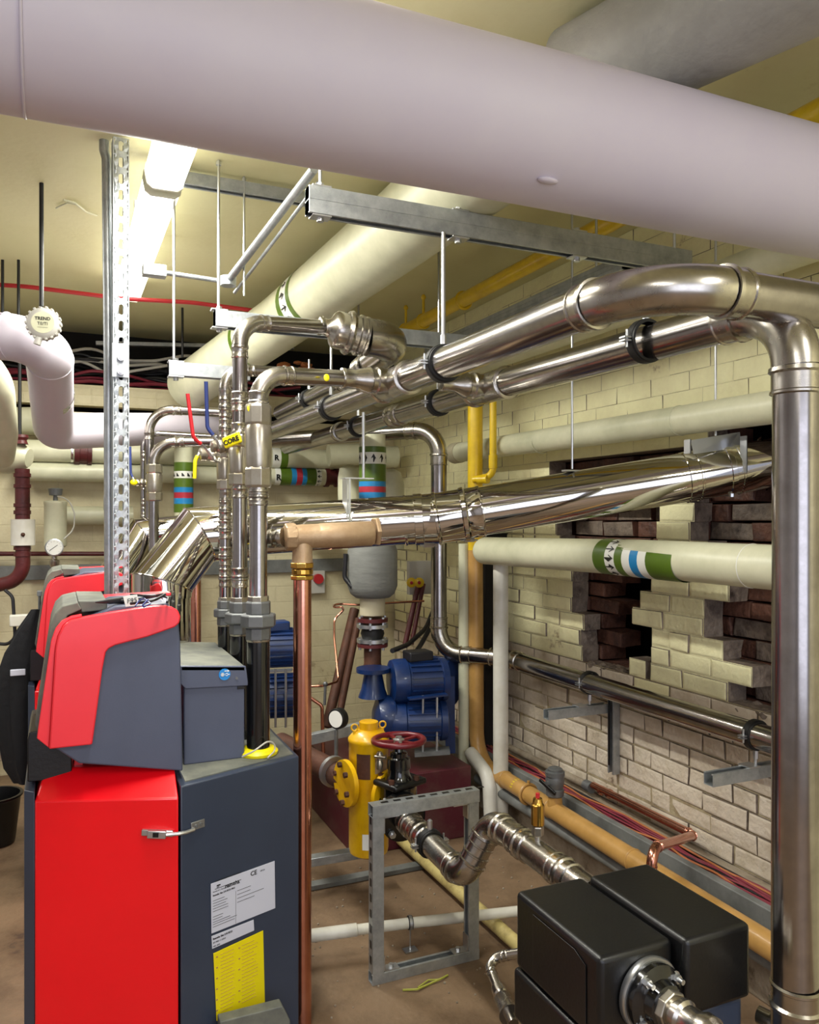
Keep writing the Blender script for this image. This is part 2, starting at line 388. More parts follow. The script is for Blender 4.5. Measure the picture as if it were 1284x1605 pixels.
def brick(bm, x0, x1, y0, y1, z0, z1, mi, mside, j=0.003):
    q = bmesh.ops.create_cube(bm, size=1)
    vs = q['verts']
    bmesh.ops.transform(bm, matrix=Matrix.Translation(((x0 + x1) / 2, (y0 + y1) / 2, (z0 + z1) / 2)) @ Matrix.Diagonal((x1 - x0, y1 - y0, z1 - z0, 1)), verts=vs)
    for v in vs:
        v.co.y += random.uniform(-j, j) * (1 if z0 < 1.75 else .15); v.co.z += random.uniform(-j, j) * (0.7 if z0 < 1.75 else .1)
        if v.co.x < (x0 + x1) / 2: v.co.x += random.uniform(-j, j) * 0.7
    fs = set(f for v in vs for f in v.link_faces)
    es = [e for e in set(e for v in vs for e in v.link_edges) if all(a.co.x < (x0 + x1) / 2 for a in e.verts)]
    r = bmesh.ops.bevel(bm, geom=es, offset=0.008 if z0 < 1.75 else 0.0035, segments=2, affect='EDGES', profile=0.6)
    for f in set(f for v in r['verts'] for f in v.link_faces) | set(f for f in fs if f.is_valid):
        f.normal_update(); f.material_index = mside if max(abs(f.normal.y), abs(f.normal.z)) > 0.93 else mi
CH, CW = 0.075, 0.225
def mcell(bm, a, b):
    q = bmesh.ops.create_cube(bm, size=1); vs = q['verts']
    bmesh.ops.transform(bm, matrix=Matrix.Translation(((a[0] + b[0]) / 2, (a[1] + b[1]) / 2, (a[2] + b[2]) / 2)) @ Matrix.Diagonal((b[0] - a[0], b[1] - a[1], b[2] - a[2], 1)), verts=vs)
    for v in vs:
        if v.co.x > XR + .05: v.co.y += random.uniform(-.012, .012) if b[2] < 2.3 else 0
    for f in set(f for v in vs for f in v.link_faces):
        f.normal_update(); f.material_index = 0 if abs(f.normal.x) > .9 else 1
RY0 = 1.35
ci = 0; z = 0.0
while z < ZC - 0.001:
    z1 = min(z + CH, ZC); off = (ci % 2) * CW / 2 + (0.02 if ci % 3 else -0.02); y = RY0 - off
    while y < YB:
        L = CW * random.choice((1, 1, 1, 0.5)) if z < 1.6 else CW
        a = max(y, RY0); b = min(y + L, YB)
        if b - a > 0.02:
            c = ((a + b) / 2, (z + z1) / 2)
            if not any(inpoly(c, h) for h in (H1, H2, H3, H4)):
                mi = 0 if z > 0.86 + random.uniform(-0.05, 0.05) else 1
                hit = lambda yy: any(inpoly((yy, c[1]), h) for h in (H1, H2, H3, H4))
                if z < 2.2:
                    if hit(b + .1): b -= random.uniform(-.03, .06)
                    if hit(a - .1): a += random.uniform(-.03, .06)
                jt = .0028 if z < 1.75 else .0007
                jx = random.uniform(-0.005, 0.005) if z < 1.6 else random.uniform(-.0012, .0012)
                brick(bm, XR + jx, XR + 0.1, a + jt, b - jt, z + jt, z1 - jt, mi, 3)
                k = len(bmm.faces); mcell(bmm if z < .86 else bmu, (XR + (0.006 if z < 1.6 else 0.0028), a, z), (XR + 0.098, b, z1))
        y += L
    z = z1; ci += 1
struct('wall_right', bm, ['brickp', 'brickd', 'mortar', 'brickg'])
struct('wall_right_mortar', bmm, ['mortar', 'brickg']); struct('wall_right_paint', bmu, ['mortaru', 'brickg'])
bm = NB(); z = 0.0; ci = 0
ys = [p[0] for p in H1 + H2 + H4]; ylo = RY0; yhi = max(ys) + 0.3
while z < 2.4:
    y = ylo - (ci % 2) * 0.11
    while y < yhi:
        c = (y + 0.11, z + 0.037)
        if z > 0.7 and not inpoly(c, HD) and not inpoly(c, HDD):
            jx = random.uniform(-0.02, 0.02)
            brick(bm, XR + 0.125 + jx, XR + 0.25, max(ylo, y + 0.003), y + 0.222, z + 0.004, z + 0.072, 0 if random.random() < 0.8 else 1, 0, 0.006)
        y += 0.225
    z += 0.075; ci += 1
struct('wall_right_inner', bm, ['brickr', 'brickg'])
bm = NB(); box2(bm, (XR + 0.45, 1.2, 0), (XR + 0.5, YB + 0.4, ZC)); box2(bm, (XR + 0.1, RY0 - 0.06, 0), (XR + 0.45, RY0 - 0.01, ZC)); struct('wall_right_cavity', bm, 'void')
bm = NB(); box2(bm, (XR, -2.5, 0), (XR + 0.1, RY0, ZC)); struct('wall_right_plain', bm, 'brickp')
# kerb ledge
bm = NB(); box2(bm, (2.12, 1.35, 0), (XR - 0.002, 5.2, 0.30)); struct('trim_2', bm, 'conc', bevel=0.006)
# mortar rubble on the sills of the holes
def rubble(bm, y, z, x, n, s, sp):
    for i in range(n):
        c = Vector((x + random.uniform(-.04, .05), y + random.uniform(-sp, sp), z + random.uniform(-.008, .012)))
        q = bmesh.ops.create_icosphere(bm, subdivisions=1, radius=random.uniform(.4, 1) * s)
        for v in q['verts']: v.co = c + Vector((v.co.x * random.uniform(.7, 1.3), v.co.y * random.uniform(.8, 1.6), v.co.z * random.uniform(.4, .8)))
bm = NB()
q = VX(955, 1048, XR + .05); rubble(bm, q.y, q.z, q.x, 34, .028, .13)
q = VX(1180, 1112, XR + .05); rubble(bm, q.y, q.z, q.x, 40, .028, .14)
q = VX(1080, 845, XR + .04); rubble(bm, q.y, q.z - .03, q.x, 10, .02, .1)
o = single('mortar_rubble', bm, 'brickg', 'loose mortar and brick rubble lying in the knocked-out wall openings', 'rubble', smooth=False); o['kind'] = 'stuff'

# ================================================================== overhead
# large white insulated pipe across the top
bm = NB(); RB = 0.149
y0 = 1.427; zb = 2.405
t = thing('insulated_overhead_pipe', 'very large glossy white insulated pipe crossing the whole top of the room', 'pipe', (-2.0, y0, zb - RB))
path = [(-2.28, y0 + .03, zb - .01), (-0.6, y0 + .012, zb), (0.9, y0, zb + .005), (2.29, y0 - .0, zb + .005)]
sweep(bm, [Vector(p) for p in path], RB, 64)
pj = part('jacket', bm, 'white', t)
bm = NB()
for x in (-0.05,): torus(bm, (x, y0 + (.005 if x < 0 else 0), zb), (1, 0, 0), RB - 0.0005, 0.0022, 64, 8)
part('seam_tape', bm, 'white', t)
bm = NB(); q = VY(868, 320, y0 - RB * .6); sphere(bm, (q.x, y0 - RB * .46, zb - RB * .872), .012, (2.0, 1.0, .5)); part('dent_patch', bm, 'white', t)
# grey wrapped duct, top right
bm = NB()
pa = P(1010, -60, 1.9); pb = P(1230, 20, 2.2)
a = V((1.02, 2.15, 2.66)); 
sweep(bm, [VZ(905, 128, 2.71), VZ(1100, 30, 2.71), VZ(1380, -110, 2.71)], 0.132, 48)
t = thing('wrapped_duct', 'grey foil-wrapped round duct running under the ceiling at top right', 'duct', VZ(905, 128, 2.71))
part('duct_wrap', bm, 'duct', t)
# cream insulated diagonal pipe
pts = [V((1.16, 2.0, 2.65)), V((1.15, 2.8, 2.65)), V((1.08, 4.1, 2.62)), P(296, 606, 5.0)]
t = thing('insulated_ceiling_pipe', 'fat cream insulated pipe running away under the ceiling with a green arrow band', 'pipe', pts[-1])
bm = NB(); R1 = 0.142; pthd = fillet(pts, .8, 12)[0]; sweep(bm, pthd, R1, 40)
part('jacket', bm, 'cream', t)
ax = (pts[2] - pts[1]).normalized(); o = pts[1].lerp(pts[2], .60)
band(t, 'green_band', o, ax, 0.0, 0.045, R1 + .002, 'green'); band(t, 'white_band', o, ax, 0.045, 0.135, R1 + .002, 'whiteb'); band(t, 'green_band', o, ax, 0.135, 0.19, R1 + .002, 'green')
bm = NB()
for k in range(-7, 8): cyl_poly(bm, o, ax, (0, 0, -1), R1 + .004, arrow(.09, k * .057, .07, .036, -1))
part('flow_arrow', bm, 'ink', t, smooth=False)
for s_ in (1.0, ):
    bm = NB(); ax2 = (pts[3] - pts[2]).normalized(); q = pts[2] + ax2 * .3
    lathe(bm, q, ax2, [(0, R1), (.001, R1 + .002), (.03, R1 + .002), (.031, R1)], 40, False); part('green_band', bm, 'green', t)
# yellow gas pipe at the corner
t = thing('yellow_gas_pipe', 'bright yellow gas pipe running along the ceiling above the right wall', 'pipe', (1.9, 1.3, 2.66))
bm = NB(); tube(bm, [(1.9, 1.3, 2.70), (1.89, 4.75, 2.70)], 0.036); part('pipe', bm, 'yellow', t)
for y in (4.1, 4.35):
    bm = NB(); torus(bm, (1.895, y, 2.7), (0, 1, 0), .039, .006); cyl(bm, (1.895, y, 2.74), (1.895, y, 2.85), .008, 8); sphere(bm, (1.895, y, 2.835), .014); part('hanger_ring', bm, 'yellow', t)
bm = NB(); torus(bm, (1.9, 3.62, 2.7), (0, 1, 0), .041, .009); part('hanger_ring', bm, 'yellow', t)
# insulated pipe high on right wall, behind
single('insulated_wall_pipe', tube(NB(), [(2.16, 1.4, 2.45), (2.16, 5.45, 2.45)], 0.058, seg=28), 'cream', 'cream insulated pipe high on the right wall just under the yellow gas pipe', 'pipe')
t = thing('insulated_wall_pipe', 'long cream insulated pipe on the right wall above the polished flue', 'pipe', (2.16, 1.4, 1.89), None)
bm = NB(); tube(bm, [(2.16, 1.4, 1.955), (2.16, 4.15, 1.97)], 0.056, seg=28); part('jacket', bm, 'cream', t)
for y in (1.55, 2.35, 3.3):
    bm = NB(); torus(bm, (2.16, y, 1.96), (0, 1, 0), .0565, .0022, 28, 6); part('seam_tape', bm, 'cream', t)
bm = NB(); lathe(bm, (2.16, 4.15, 1.97), (0, 1, 0), [(0, .06), (.03, .062), (.08, .062), (.1, .05)]); part('end_cap', bm, 'beige', t)

# ---- strut channels
def strut_bm(bm, a, b, w_, h_, open_up=False, th=0.0028, upish=(0, 0, 1), lip=0.009):
    a = Vector(a); b = Vector(b); x = (b - a).normalized(); z = Vector(upish); y = z.cross(x).normalized(); z = x.cross(y).normalized()
    s = 1 if open_up else -1
    hw, hh = w_ / 2, h_ / 2
    pr = [(-hw, -hh), (hw, -hh), (hw, hh), (hw - lip, hh), (hw - lip, hh - .004), (hw - th, hh - .004), (hw - th, -hh + th), (-hw + th, -hh + th), (-hw + th, hh - .004), (-hw + lip, hh - .004), (-hw + lip, hh), (-hw, hh)]
    if not open_up: pr = [(p[0], -p[1]) for p in pr]
    prism(bm, [a + y * p[0] + z * p[1] for p in pr], b - a); return bm
def plate_nut(bm, c, nx=0.055, ny=0.04, up=1):
    box(bm, c, (nx, ny, .005)); hexa(bm, Vector(c) + V((0, 0, .002 * up)), Vector(c) + V((0, 0, .013 * up)), .0105)
def mk_strut(name, label, a, b, w_, h_, caps=(), group=None, double=False, upish=(0, 0, 1)):
    t = thing(name, label, 'strut channel', Vector(a), group)
    bm = NB()
    if double:
        dz = V((0, 0, h_ / 4)); strut_bm(bm, Vector(a) + dz, Vector(b) + dz, w_, h_ / 2, True); strut_bm(bm, Vector(a) - dz, Vector(b) - dz, w_, h_ / 2, False)
    else: strut_bm(bm, a, b, w_, h_, upish=upish)
    part('channel', bm, 'galv', t, smooth=False, bevel=0.0015)
    for f in caps:
        q = Vector(a).lerp(Vector(b), f)
        for s in (1, -1):
            bm = NB(); plate_nut(bm, q + V((0, 0, s * (h_ / 2 + .0028))), up=s); part('square_washer', bm, 'zinc', t, smooth=False, bevel=0.001)
    return t
YS = 2.13; ZS = 2.47
mk_strut('strut_channel', 'deep galvanised strut hanging just behind the large white overhead pipe', (0.63, YS, ZS), (1.99, YS, ZS), 0.042, 0.076, (0.028, 0.345, 0.66), double=True)
def rod(x, y, z0, z1, label, r=0.005, m='zinc', group=None):
    t = thing('threaded_rod', label, 'threaded rod', (x, y, z0), group)
    bm = NB(); cyl(bm, (x, y, z0), (x, y, z1), r, 10); part('rod', bm, m, t)
    for z in ((z1 - .012), ):
        bm = NB(); hexa(bm, (x, y, z - .006), (x, y, z + .006), r * 2); part('nut', bm, m, t, smooth=False)
    return t
rod(0.668, YS, ZS + .04, ZC, 'threaded rod carrying the left end of the deep galvanised strut')
rod(1.93, YS, ZS + .04, ZC, 'threaded rod carrying the right end of the deep galvanised strut')
# ceiling strut upper left
q = P(264, 277, 2.85)
mk_strut('strut_channel', 'galvanised strut fixed flat under the ceiling right of the fluorescent lights', q, (.93, q.y, q.z), 0.041, 0.045, (0.015,))
q2 = P(272, 580, 2.87)
rod(q2.x, q.y, q2.z + .02, q.z - .02, 'long threaded rod holding the short strut beside the fluorescent light')
mk_strut('strut_channel', 'short light grey strut hanging on one rod left of the chrome risers', (q2.x - .02, q.y, q2.z), (q2.x + .27, q.y, q2.z), 0.041, 0.048, (0.09,))
q = P(336, 500, 2.80)
mk_strut('strut_channel', 'galvanised strut passing behind the tallest chrome riser elbow', q, (q.x + 1.12, q.y, q.z - .0), 0.05, 0.058, (0.015,))
rod(q.x + .015, q.y, q.z + .03, ZC, 'threaded rod hanging from the ceiling to the strut behind the tallest riser')
q3 = P(387, 410, 2.9); rod(q3.x, q.y + .1, q.z + .12, ZC, 'short threaded rod between the conduit box and the cream diagonal pipe', .004)
# ribbed strut running along the right wall under ceiling
mk_strut('strut_channel', 'long galvanised strut running away beneath the yellow gas pipe', (1.77, 2.17, 2.455), (1.77, 3.75, 2.455), 0.062, 0.05)
bm = NB(); box2(bm, (1.7365, 2.18, 2.445), (1.7385, 3.74, 2.448)); box2(bm, (1.7365, 2.18, 2.462), (1.7385, 3.74, 2.465)); part('rib', bm, 'galv', [x for x in bpy.data.objects if x.get('label', '').startswith('long galvanised strut')][0], smooth=False)
rod(1.77, 2.35, 2.48, ZC, 'threaded rod at the near end of the long strut under the gas pipe')
rod(1.77, 3.6, 2.48, ZC, 'threaded rod at the far end of the long strut under the gas pipe')
# conduit + box under ceiling
t = thing('steel_conduit', 'galvanised conduit under the ceiling ending in a small switch box', 'conduit', P(240, 425, 3.0))
bm = NB(); a = P(492, 265, 2.35); b = P(358, 440, 3.05)
tube(bm, [a, b], 0.0135); part('pipe', bm, 'galv', t)
bm = NB(); tube(bm, [b + V((.012, .0, -.005)), P(262, 428, 3.02)], 0.009); part('flexible_conduit', bm, 'galv', t)
bm = NB(); lathe(bm, b + V((0, 0, -.02)), (0, 0, 1), [(0, .03), (.035, .03)], 20); part('junction_box', bm, 'galv', t)
bm = NB(); box(bm, P(242, 425, 3.02), (.085, .05, .042)); part('end_box', bm, 'galv', t, bevel=.002, smooth=False)
bm = NB(); tube(bm, [a + V((.02, .02, -.03)), b + V((.03, .03, -.035))], 0.006); part('pipe', bm, 'galv', t)
# ---- fluorescent lights
def lamp(label, xa, ya, yb, z=2.765):
    t = thing('fluorescent_light', label, 'light', (xa, (ya + yb) / 2, z))
    bm = NB(); box2(bm, (xa - .045, ya + .02, z + .045), (xa + .045, yb - .02, ZC)); part('housing', bm, 'lampbody', t, bevel=.004)
    bm = NB()
    pr = [(-.062, .045), (.062, .045), (.066, .02), (.058, -.022), (.04, -.036), (-.04, -.036), (-.058, -.022), (-.066, .02)]
    prism(bm, [(xa + p[0], ya + .012, z + p[1]) for p in pr], (0, yb - ya - .024, 0)); part('diffuser', bm, 'glasst', t, bevel=.004)
    for y in (ya, yb - .012):
        bm = NB(); prism(bm, [(xa + p[0] * 1.05, y, z + p[1] * 1.05) for p in pr], (0, .012, 0)); part('end_cap', bm, 'lampbody', t)
    for y in (ya + .3, (ya + yb) / 2, yb - .3):
        for s in (1, -1):
            bm = NB(); box(bm, (xa + s * .068, y, z + .03), (.008, .03, .028)); part('clip', bm, 'lampbody', t)
lamp('lit fluorescent ceiling light, the full-length one beside the perforated post', .34, 2.93, 4.45)
lamp('lit fluorescent ceiling light, only its end shows under the white overhead pipe', .34, 1.38, 2.88)
# red cable
bm = NB(); tube(bm, [P(-60, 443, 4.0), P(40, 449, 4.02), P(160, 464, 4.08), P(190, 468, 4.1), P(300, 474, 4.2), P(400, 487, 4.32)], .011, .8)
single('red_cable', bm, 'redc', 'red fire cable looping just under the ceiling across the left half', 'cable')
# threaded black rods on left
for px, y0_, y1_, d, l in ((65, 268, 480, 3.0, 'long black threaded rod above the sensor on the white elbow'), (4, 455, 520, 3.9, 'leftmost of the two short black rods above the white pipe'), (29, 455, 520, 3.9, 'right one of the two short black rods above the white pipe'),
                           (286, 505, 560, 4.8, 'short black rod hanging left of the diagonal cream pipe')):
    a = P(px, y0_, d); b = P(px, y1_, d)
    bm = NB(); cyl(bm, b, (a.x, a.y, ZC), .008 if px == 65 else .007, 8); single('threaded_rod', bm, 'rubber', l, 'threaded rod')
# ties left on the ceiling
bm = NB(); z = ZC - .012
pts = [VZ(88, 326, z), VZ(105, 318, z), VZ(120, 320, z), VZ(135, 332, z), VZ(152, 338, z)]; sweep(bm, pts, .004, 6)
pts = [VZ(100, 313, z), VZ(118, 318, z), VZ(125, 325, z)]; sweep(bm, pts, .004, 6)
single('rope_tie', bm, 'cream', 'scrap of painted-over string stuck on the ceiling at left', 'string')
# ================================================================== stainless headers
XA, ZA, RP = 1.035, 2.045, 0.047
XB, ZBp = 1.375, 2.045
fitmat = 'steel_fit'
yc = 1.20
t = pipe_run('stainless_pipe', [(2.28, yc - .0, ZA), (XA, yc, ZA), (XA, 2.35, ZA)], RP, 'steel', 'front stainless header bending right below the deep galvanised strut', 'pipe', br=0.17, sock=.05,
             collars=[])
t2 = pipe_run('stainless_pipe', [(XA, 2.58, ZA), (XA, 4.9, ZA)], RP * .95, 'steel', 'stainless header continuing away behind the yellow-dotted reducer', 'pipe')
t3 = pipe_run('stainless_pipe', [(1.415, 1.205, 0.0), (1.415, 1.205, 1.95), (XB + .01, 1.30, 2.035), (XB, 2.28, ZBp)][:1] + [(1.415, 1.20, ZBp), (XB, 2.30, ZBp)], RP, 'steel', 'tall stainless drop pipe at the right edge with its header running away', 'pipe', br=0.135, sock=.055)
bm = NB(); socket(bm, (1.415, 1.2, 0.57), (0, 0, 1), RP, .05); part('press_coupling', bm, fitmat, t3)
t4 = pipe_run('stainless_pipe', [(XB, 2.55, ZBp), (XB, 5.1, ZBp)], RP * .95, 'steel', 'darker stainless header continuing away behind its tee above the yellow pipe', 'pipe')
# tees on headers
def tee(label, c, axis, br_dir, r, r2, L=.13, L2=.1, group=None):
    t = thing('press_tee', label, 'pipe fitting', Vector(c), group); ax = Vector(axis).normalized(); bd = Vector(br_dir).normalized(); c = Vector(c)
    bm = NB(); lathe(bm, c - ax * L, ax, [(0, r * 1.02), (.004, r * 1.2), (.012, r * 1.2), (.018, r * 1.07), (L * .45, r * 1.07), (L * .55, r * 1.1), (L * 1.45, r * 1.1), (L * 1.55, r * 1.07), (2 * L - .018, r * 1.07), (2 * L - .012, r * 1.2), (2 * L - .004, r * 1.2), (2 * L, r * 1.02)], 32); part('body', bm, fitmat, t)
    bm = NB(); lathe(bm, c, bd, [(0, r * .9), (r, r * .9), (r + .01, r * .98), (r + .025, r * .98), (r + .03, r * .86), (r + .045, r * .86), (r + .05, r * .95), (r + .062, r * .92), (r + L2 * .75, r2 * 1.2), (r + L2, r2 * 1.2), (r + L2 + .008, r2 * 1.3), (r + L2 + .016, r2 * 1.25), (r + L2 + .018, r2)], 32); part('reducer', bm, fitmat, t)
    return t
tee('wide reducing tee with yellow dot joining the front header', (XA, 2.46, ZA), (0, 1, 0), (-1, -.02, 0), RP, .027, .12, .13)
tee('reducing tee joining the rear header above the yellow vertical pipe', (XB, 2.42, ZBp), (0, 1, 0), (-1, 0, -.0), RP, .02, .12, .13)
# black rubber clamps
def clamp(label, c, axis, r, rodto, group='rubber-lined clamps hanging the stainless headers', down=False, rl=.005):
    c = Vector(c); t = thing('pipe_clamp', label, 'pipe clamp', c, group); ax = Vector(axis).normalized()
    bm = NB(); lathe(bm, c - ax * .016, ax, [(0, r * 1.0), (.0, r * 1.13), (.004, r * 1.16), (.028, r * 1.16), (.032, r * 1.13), (.032, r)], 32, False); part('rubber_lining', bm, 'rubber', t)
    bm = NB(); lathe(bm, c - ax * .011, ax, [(0, r * 1.15), (.0, r * 1.2), (.022, r * 1.2), (.022, r * 1.15)], 32, False); part('band', bm, 'rubber', t)
    s = ax.cross(Vector((0, 0, 1))).normalized()
    for k in (1, -1):
        bm = NB(); q = c + s * k * r * 1.3; box(bm, q + V((0, 0, .004)), (.03, .022, .004), rotto(s)); box(bm, q - V((0, 0, .004)), (.03, .022, .004), rotto(s)); cyl(bm, q - V((0, 0, .02)), q + V((0, 0, .025)), .0035, 8); part('clamp_ear', bm, 'zinc', t, smooth=False)
    if rodto is not None:
        bm = NB(); s_ = -1 if down else 1
        cyl(bm, c + V((0, 0, s_ * r * 1.1)), (c.x, c.y, rodto), rl, 10); hexa(bm, c + V((0, 0, s_ * r * 1.15)), c + V((0, 0, s_ * (r * 1.15 + .03))), .009)
        part('threaded_rod', bm, 'zinc', t)
    return t
clamp('clamp on the front header below the deep galvanised strut', (XA, 2.10, ZA), (0, 1, 0), RP, ZS - .04, rl=.0065)
clamp('rubber-lined clamp on the front header, behind the first risers', (XA, 3.15, ZA), (0, 1, 0), RP * .95, 2.34, rl=.0055)
clamp('rubber-lined clamp on the dark rear header near the right edge', (XB, 1.62, ZBp), (0, 1, 0), RP, 2.2)
clamp('rubber-lined clamp on the dark rear header left of its reducing tee', (XB, 2.83, ZBp), (0, 1, 0), RP * .95, ZC - .05)
clamp('rubber-lined clamp farthest along the dark rear header', (XB, 3.75, ZBp), (0, 1, 0), RP * .95, ZC - .05)
bm = NB(); socket(bm, (XB, 3.25, ZBp), (0, 1, 0), RP * .95, .06); socket(bm, (XB, 3.25, ZBp), (0, -1, 0), RP * .95, .06); part('press_coupling', bm, fitmat, t4)
bm = NB(); socket(bm, (XB, 4.0, ZBp), (0, 1, 0), RP * .95, .06); part('press_coupling', bm, fitmat, t4)
# third upper header (behind, from the fat elbow)
XE = 1.09
qe = P(512, 513, 2.83)
pe = [qe, P(652, 527, 2.86), V((1.02, 4.1, 2.165))]
pe[1] = V((1.03, qe.y - .008, pe[1].z))
r_e = .044
t5 = pipe_run('stainless_pipe', [V((1.12, pe[1].y + .32, 2.175)), V((1.12, 4.3, 2.165))], .04, 'steel', 'third stainless header starting from the fat curved elbow', 'pipe')
bm = NB(); socket(bm, (1.12, 3.2, 2.173), (0, 1, 0), .04, .05); part('press_coupling', bm, fitmat, t5)
clamp('rubber-lined clamp on the third header, farthest left', (1.12, 3.75, 2.167), (0, 1, 0), .04, 2.36)
tf = thing('reducing_elbow', 'fat stainless reducing elbow at the end of the tallest riser branch', 'pipe fitting', V((1.03, pe[1].y, 2.12)))
dx = (pe[1] - qe).normalized()
bm = NB(); lathe(bm, qe - dx * .03, dx, [(0, .03), (.004, .034), (.012, .034), (.016, .029), (.03, .029), (.042, .036), (.052, .058), (.062, .066), (.082, .067), (.1, .066), (.103, .076), (.113, .08), (.123, .076), (.125, .066), (.142, .066), (.145, .073), (.155, .073), (.158, .067), (.166, .067), (.168, .072), (.176, .072), (.179, .067)], 40)
part('reducer', bm, fitmat, tf)
bm = NB(); st = qe + dx * .15
pth, _ = fillet([st, V((1.16, pe[1].y, pe[1].z)), V((1.12, pe[1].y + .3, 2.185))], .1, 16)
sweep(bm, pth, .062, 32, rfun=lambda f: .068 if f < .5 else .068 - .016 * (f - .5) / .5); part('elbow', bm, fitmat, tf)
bm = NB(); q = V((1.12, pe[1].y + .27, 2.188)); socket(bm, q, (0, 1, -.03), .046, .05); socket(bm, q, (0, -1, .03), .046, .04); part('collar', bm, fitmat, tf)
# ================================================================== risers and valves
def hexfit(bm, p, ax, r, L): cyl(bm, p, Vector(p) + Vector(ax).normalized() * L, r, 6)
def nutpart(name, c, ax, r, L, m, t, seg=8, label=None):
    bm = NB(); ax = Vector(ax).normalized(); c = Vector(c)
    lathe(bm, c - ax * L / 2, ax, [(0, r * .93), (L * .12, r), (L * .88, r), (L, r * .93)], seg)
    return part(name, bm, m, t, smooth=False, bevel=.001, label=label)
def union_fit(t, x, y, z, r):            # heavy grey union above the black pipe
    nutpart('union_nut', (x, y, z), (0, 0, 1), r * 2.0, r * 1.45, 'malle', t, 8)
    nutpart('union_tail', (x, y, z - r * 1.45), (0, 0, 1), r * 1.42, r * 1.5, 'malle', t, 8)
    bm = NB(); lathe(bm, (x, y, z - r * 2.4), (0, 0, 1), [(0, r * 1.25), (r * .12, r * 1.32), (r * .28, r * 1.32), (r * .3, r * 1.2)]); part('union_tail', bm, 'nickel', t)
    nutpart('union_tail', (x, y, z + r * 1.4), (0, 0, 1), r * 1.4, r * 1.5, 'malle', t, 8)
    nutpart('hexagon_nipple', (x, y, z + r * 2.4), (0, 0, 1), r * 1.2, r * .7, 'nickel', t, 8)
def valve_body(t, x, y, z, r, h, name='valve_body'):
    bm = NB(); lathe(bm, (x, y, z - h * .25), (0, 0, 1), [(0, r * 1.35), (h * .05, r * 1.45), (h * .2, r * 1.5), (h * .45, r * 1.5), (h * .5, r * 1.35)], 28); part(name, bm, 'nickel', t)
    nutpart('hexagon_end', (x, y, z - h * .36), (0, 0, 1), r * 1.5, h * .24, 'nickel', t, 8)
    nutpart('hexagon_end', (x, y, z + h * .37), (0, 0, 1), r * 1.5, h * .24, 'nickel', t, 8)
def riser(label, x, y, r, ztop, zun, blackz, branch_end, valve_z, valve_h, group=None, rings=(), br=.085):
    t = thing('chrome_riser', label, 'pipe', (x, y, blackz), group)
    bm = NB(); cyl(bm, (x, y, blackz), (x, y, zun - r * 1.5), r * 1.28, 28); part('black_pipe', bm, 'blackm', t)
    union_fit(t, x, y, zun, r)
    path, bends = fillet([V((x, y, zun)), V((x, y, ztop)), V(branch_end)], br, 12)
    bm = NB(); sweep(bm, path, r, 28); part('pipe', bm, 'steel', t)
    for ar, d0, d1 in bends:
        bm = NB(); sweep(bm, ar, r * 1.06, 28, False); socket(bm, ar[0], -d0, r, .04); socket(bm, ar[-1], d1, r, .03); part('press_elbow', bm, 'steel_fit', t)
    for z in rings:
        bm = NB(); socket(bm, (x, y, z), (0, 0, 1), r, .03); socket(bm, (x, y, z), (0, 0, -1), r, .03); part('press_coupling', bm, 'steel_fit', t)
    if valve_z:
        valve_body(t, x, y, valve_z, r, valve_h)
        bm = NB(); socket(bm, (x, y, valve_z + valve_h * .5), (0, 0, 1), r, .035); part('press_adapter', bm, 'steel_fit', t)
        bm = NB(); socket(bm, (x, y, valve_z - valve_h * .5), (0, 0, -1), r, .035); part('press_adapter', bm, 'steel_fit', t)
    return t
p1 = P(405, 1187, 2.43); p2 = P(376, 1187, 2.60); p3 = P(353, 1187, 2.74)
zf = lambda py, d: 1.6 + (HY - py) * d / F
e1 = V((1.035 - .16, p1.y, zf(590, 2.55)))
R1T = riser('front chrome riser of the near boiler, fattest, with the big nickel valve', p1.x, p1.y, .0272, zf(587, 2.43), zf(972, 2.43), .86, (e1.x, 2.456, 2.045), zf(700, 2.43), .26, rings=(zf(760, 2.43) - .03,))
R2T = riser('tallest chrome riser, middle of the three beside the near boiler', p2.x, p2.y, .0245, zf(505, 2.6), zf(968, 2.6), .86, tuple(qe), zf(722, 2.6), .17, rings=(zf(630, 2.6), zf(905, 2.6)))
R3T = riser('slim beaded chrome riser, farthest of the three beside the near boiler', p3.x, p3.y, .0195, zf(578, 2.74), zf(960, 2.74), .86, (1.02, p3.y + .02, zf(588, 2.9)), zf(735, 2.74), .15, rings=[zf(v, 2.74) for v in (640, 672, 800, 830, 872, 905)], br=.07)
# yellow dots marking pressed joints
def dot(px, py, d, r, lab):
    bm = NB(); q = P(px, py, d); sphere(bm, q, r, (1, .35, 1.2), 10); return bm
for t, px, py, d in ((R1T, 392, 640, 2.402), (R1T, 402, 758, 2.402), (R1T, 512, 592, 2.49)):
    part('yellow_mark', dot(px, py, d, .0095, ''), 'yel', t)
# "CORE" tag handle on middle riser valve
t = R2T; c = P(364, 690, 2.50)
u = (P(380, 683, 2.50) - P(349, 696, 2.52)).normalized(); vv = V((0, 0, 1)); n = u.cross(vv).normalized(); vv = n.cross(u)
bm = NB(); box(bm, c, (.062, .012, .036), rotto(u, vv)); tg = part('handle_tag', bm, 'yel', t, 'yellow lever tag with black lettering', bevel=.005)
bm = NB(); text_bm(bm, 'CORE', .021, c - u * .03 - vv * .008 - V((SN, CS, 0)) * .0085, u, vv, .0006, bold=.0008); part('lettering', bm, 'ink', tg, smooth=False)
bm = NB(); cyl(bm, c + u * .02, V((p2.x, p2.y, c.z)), .009); part('valve_stem', bm, 'nickel', t)
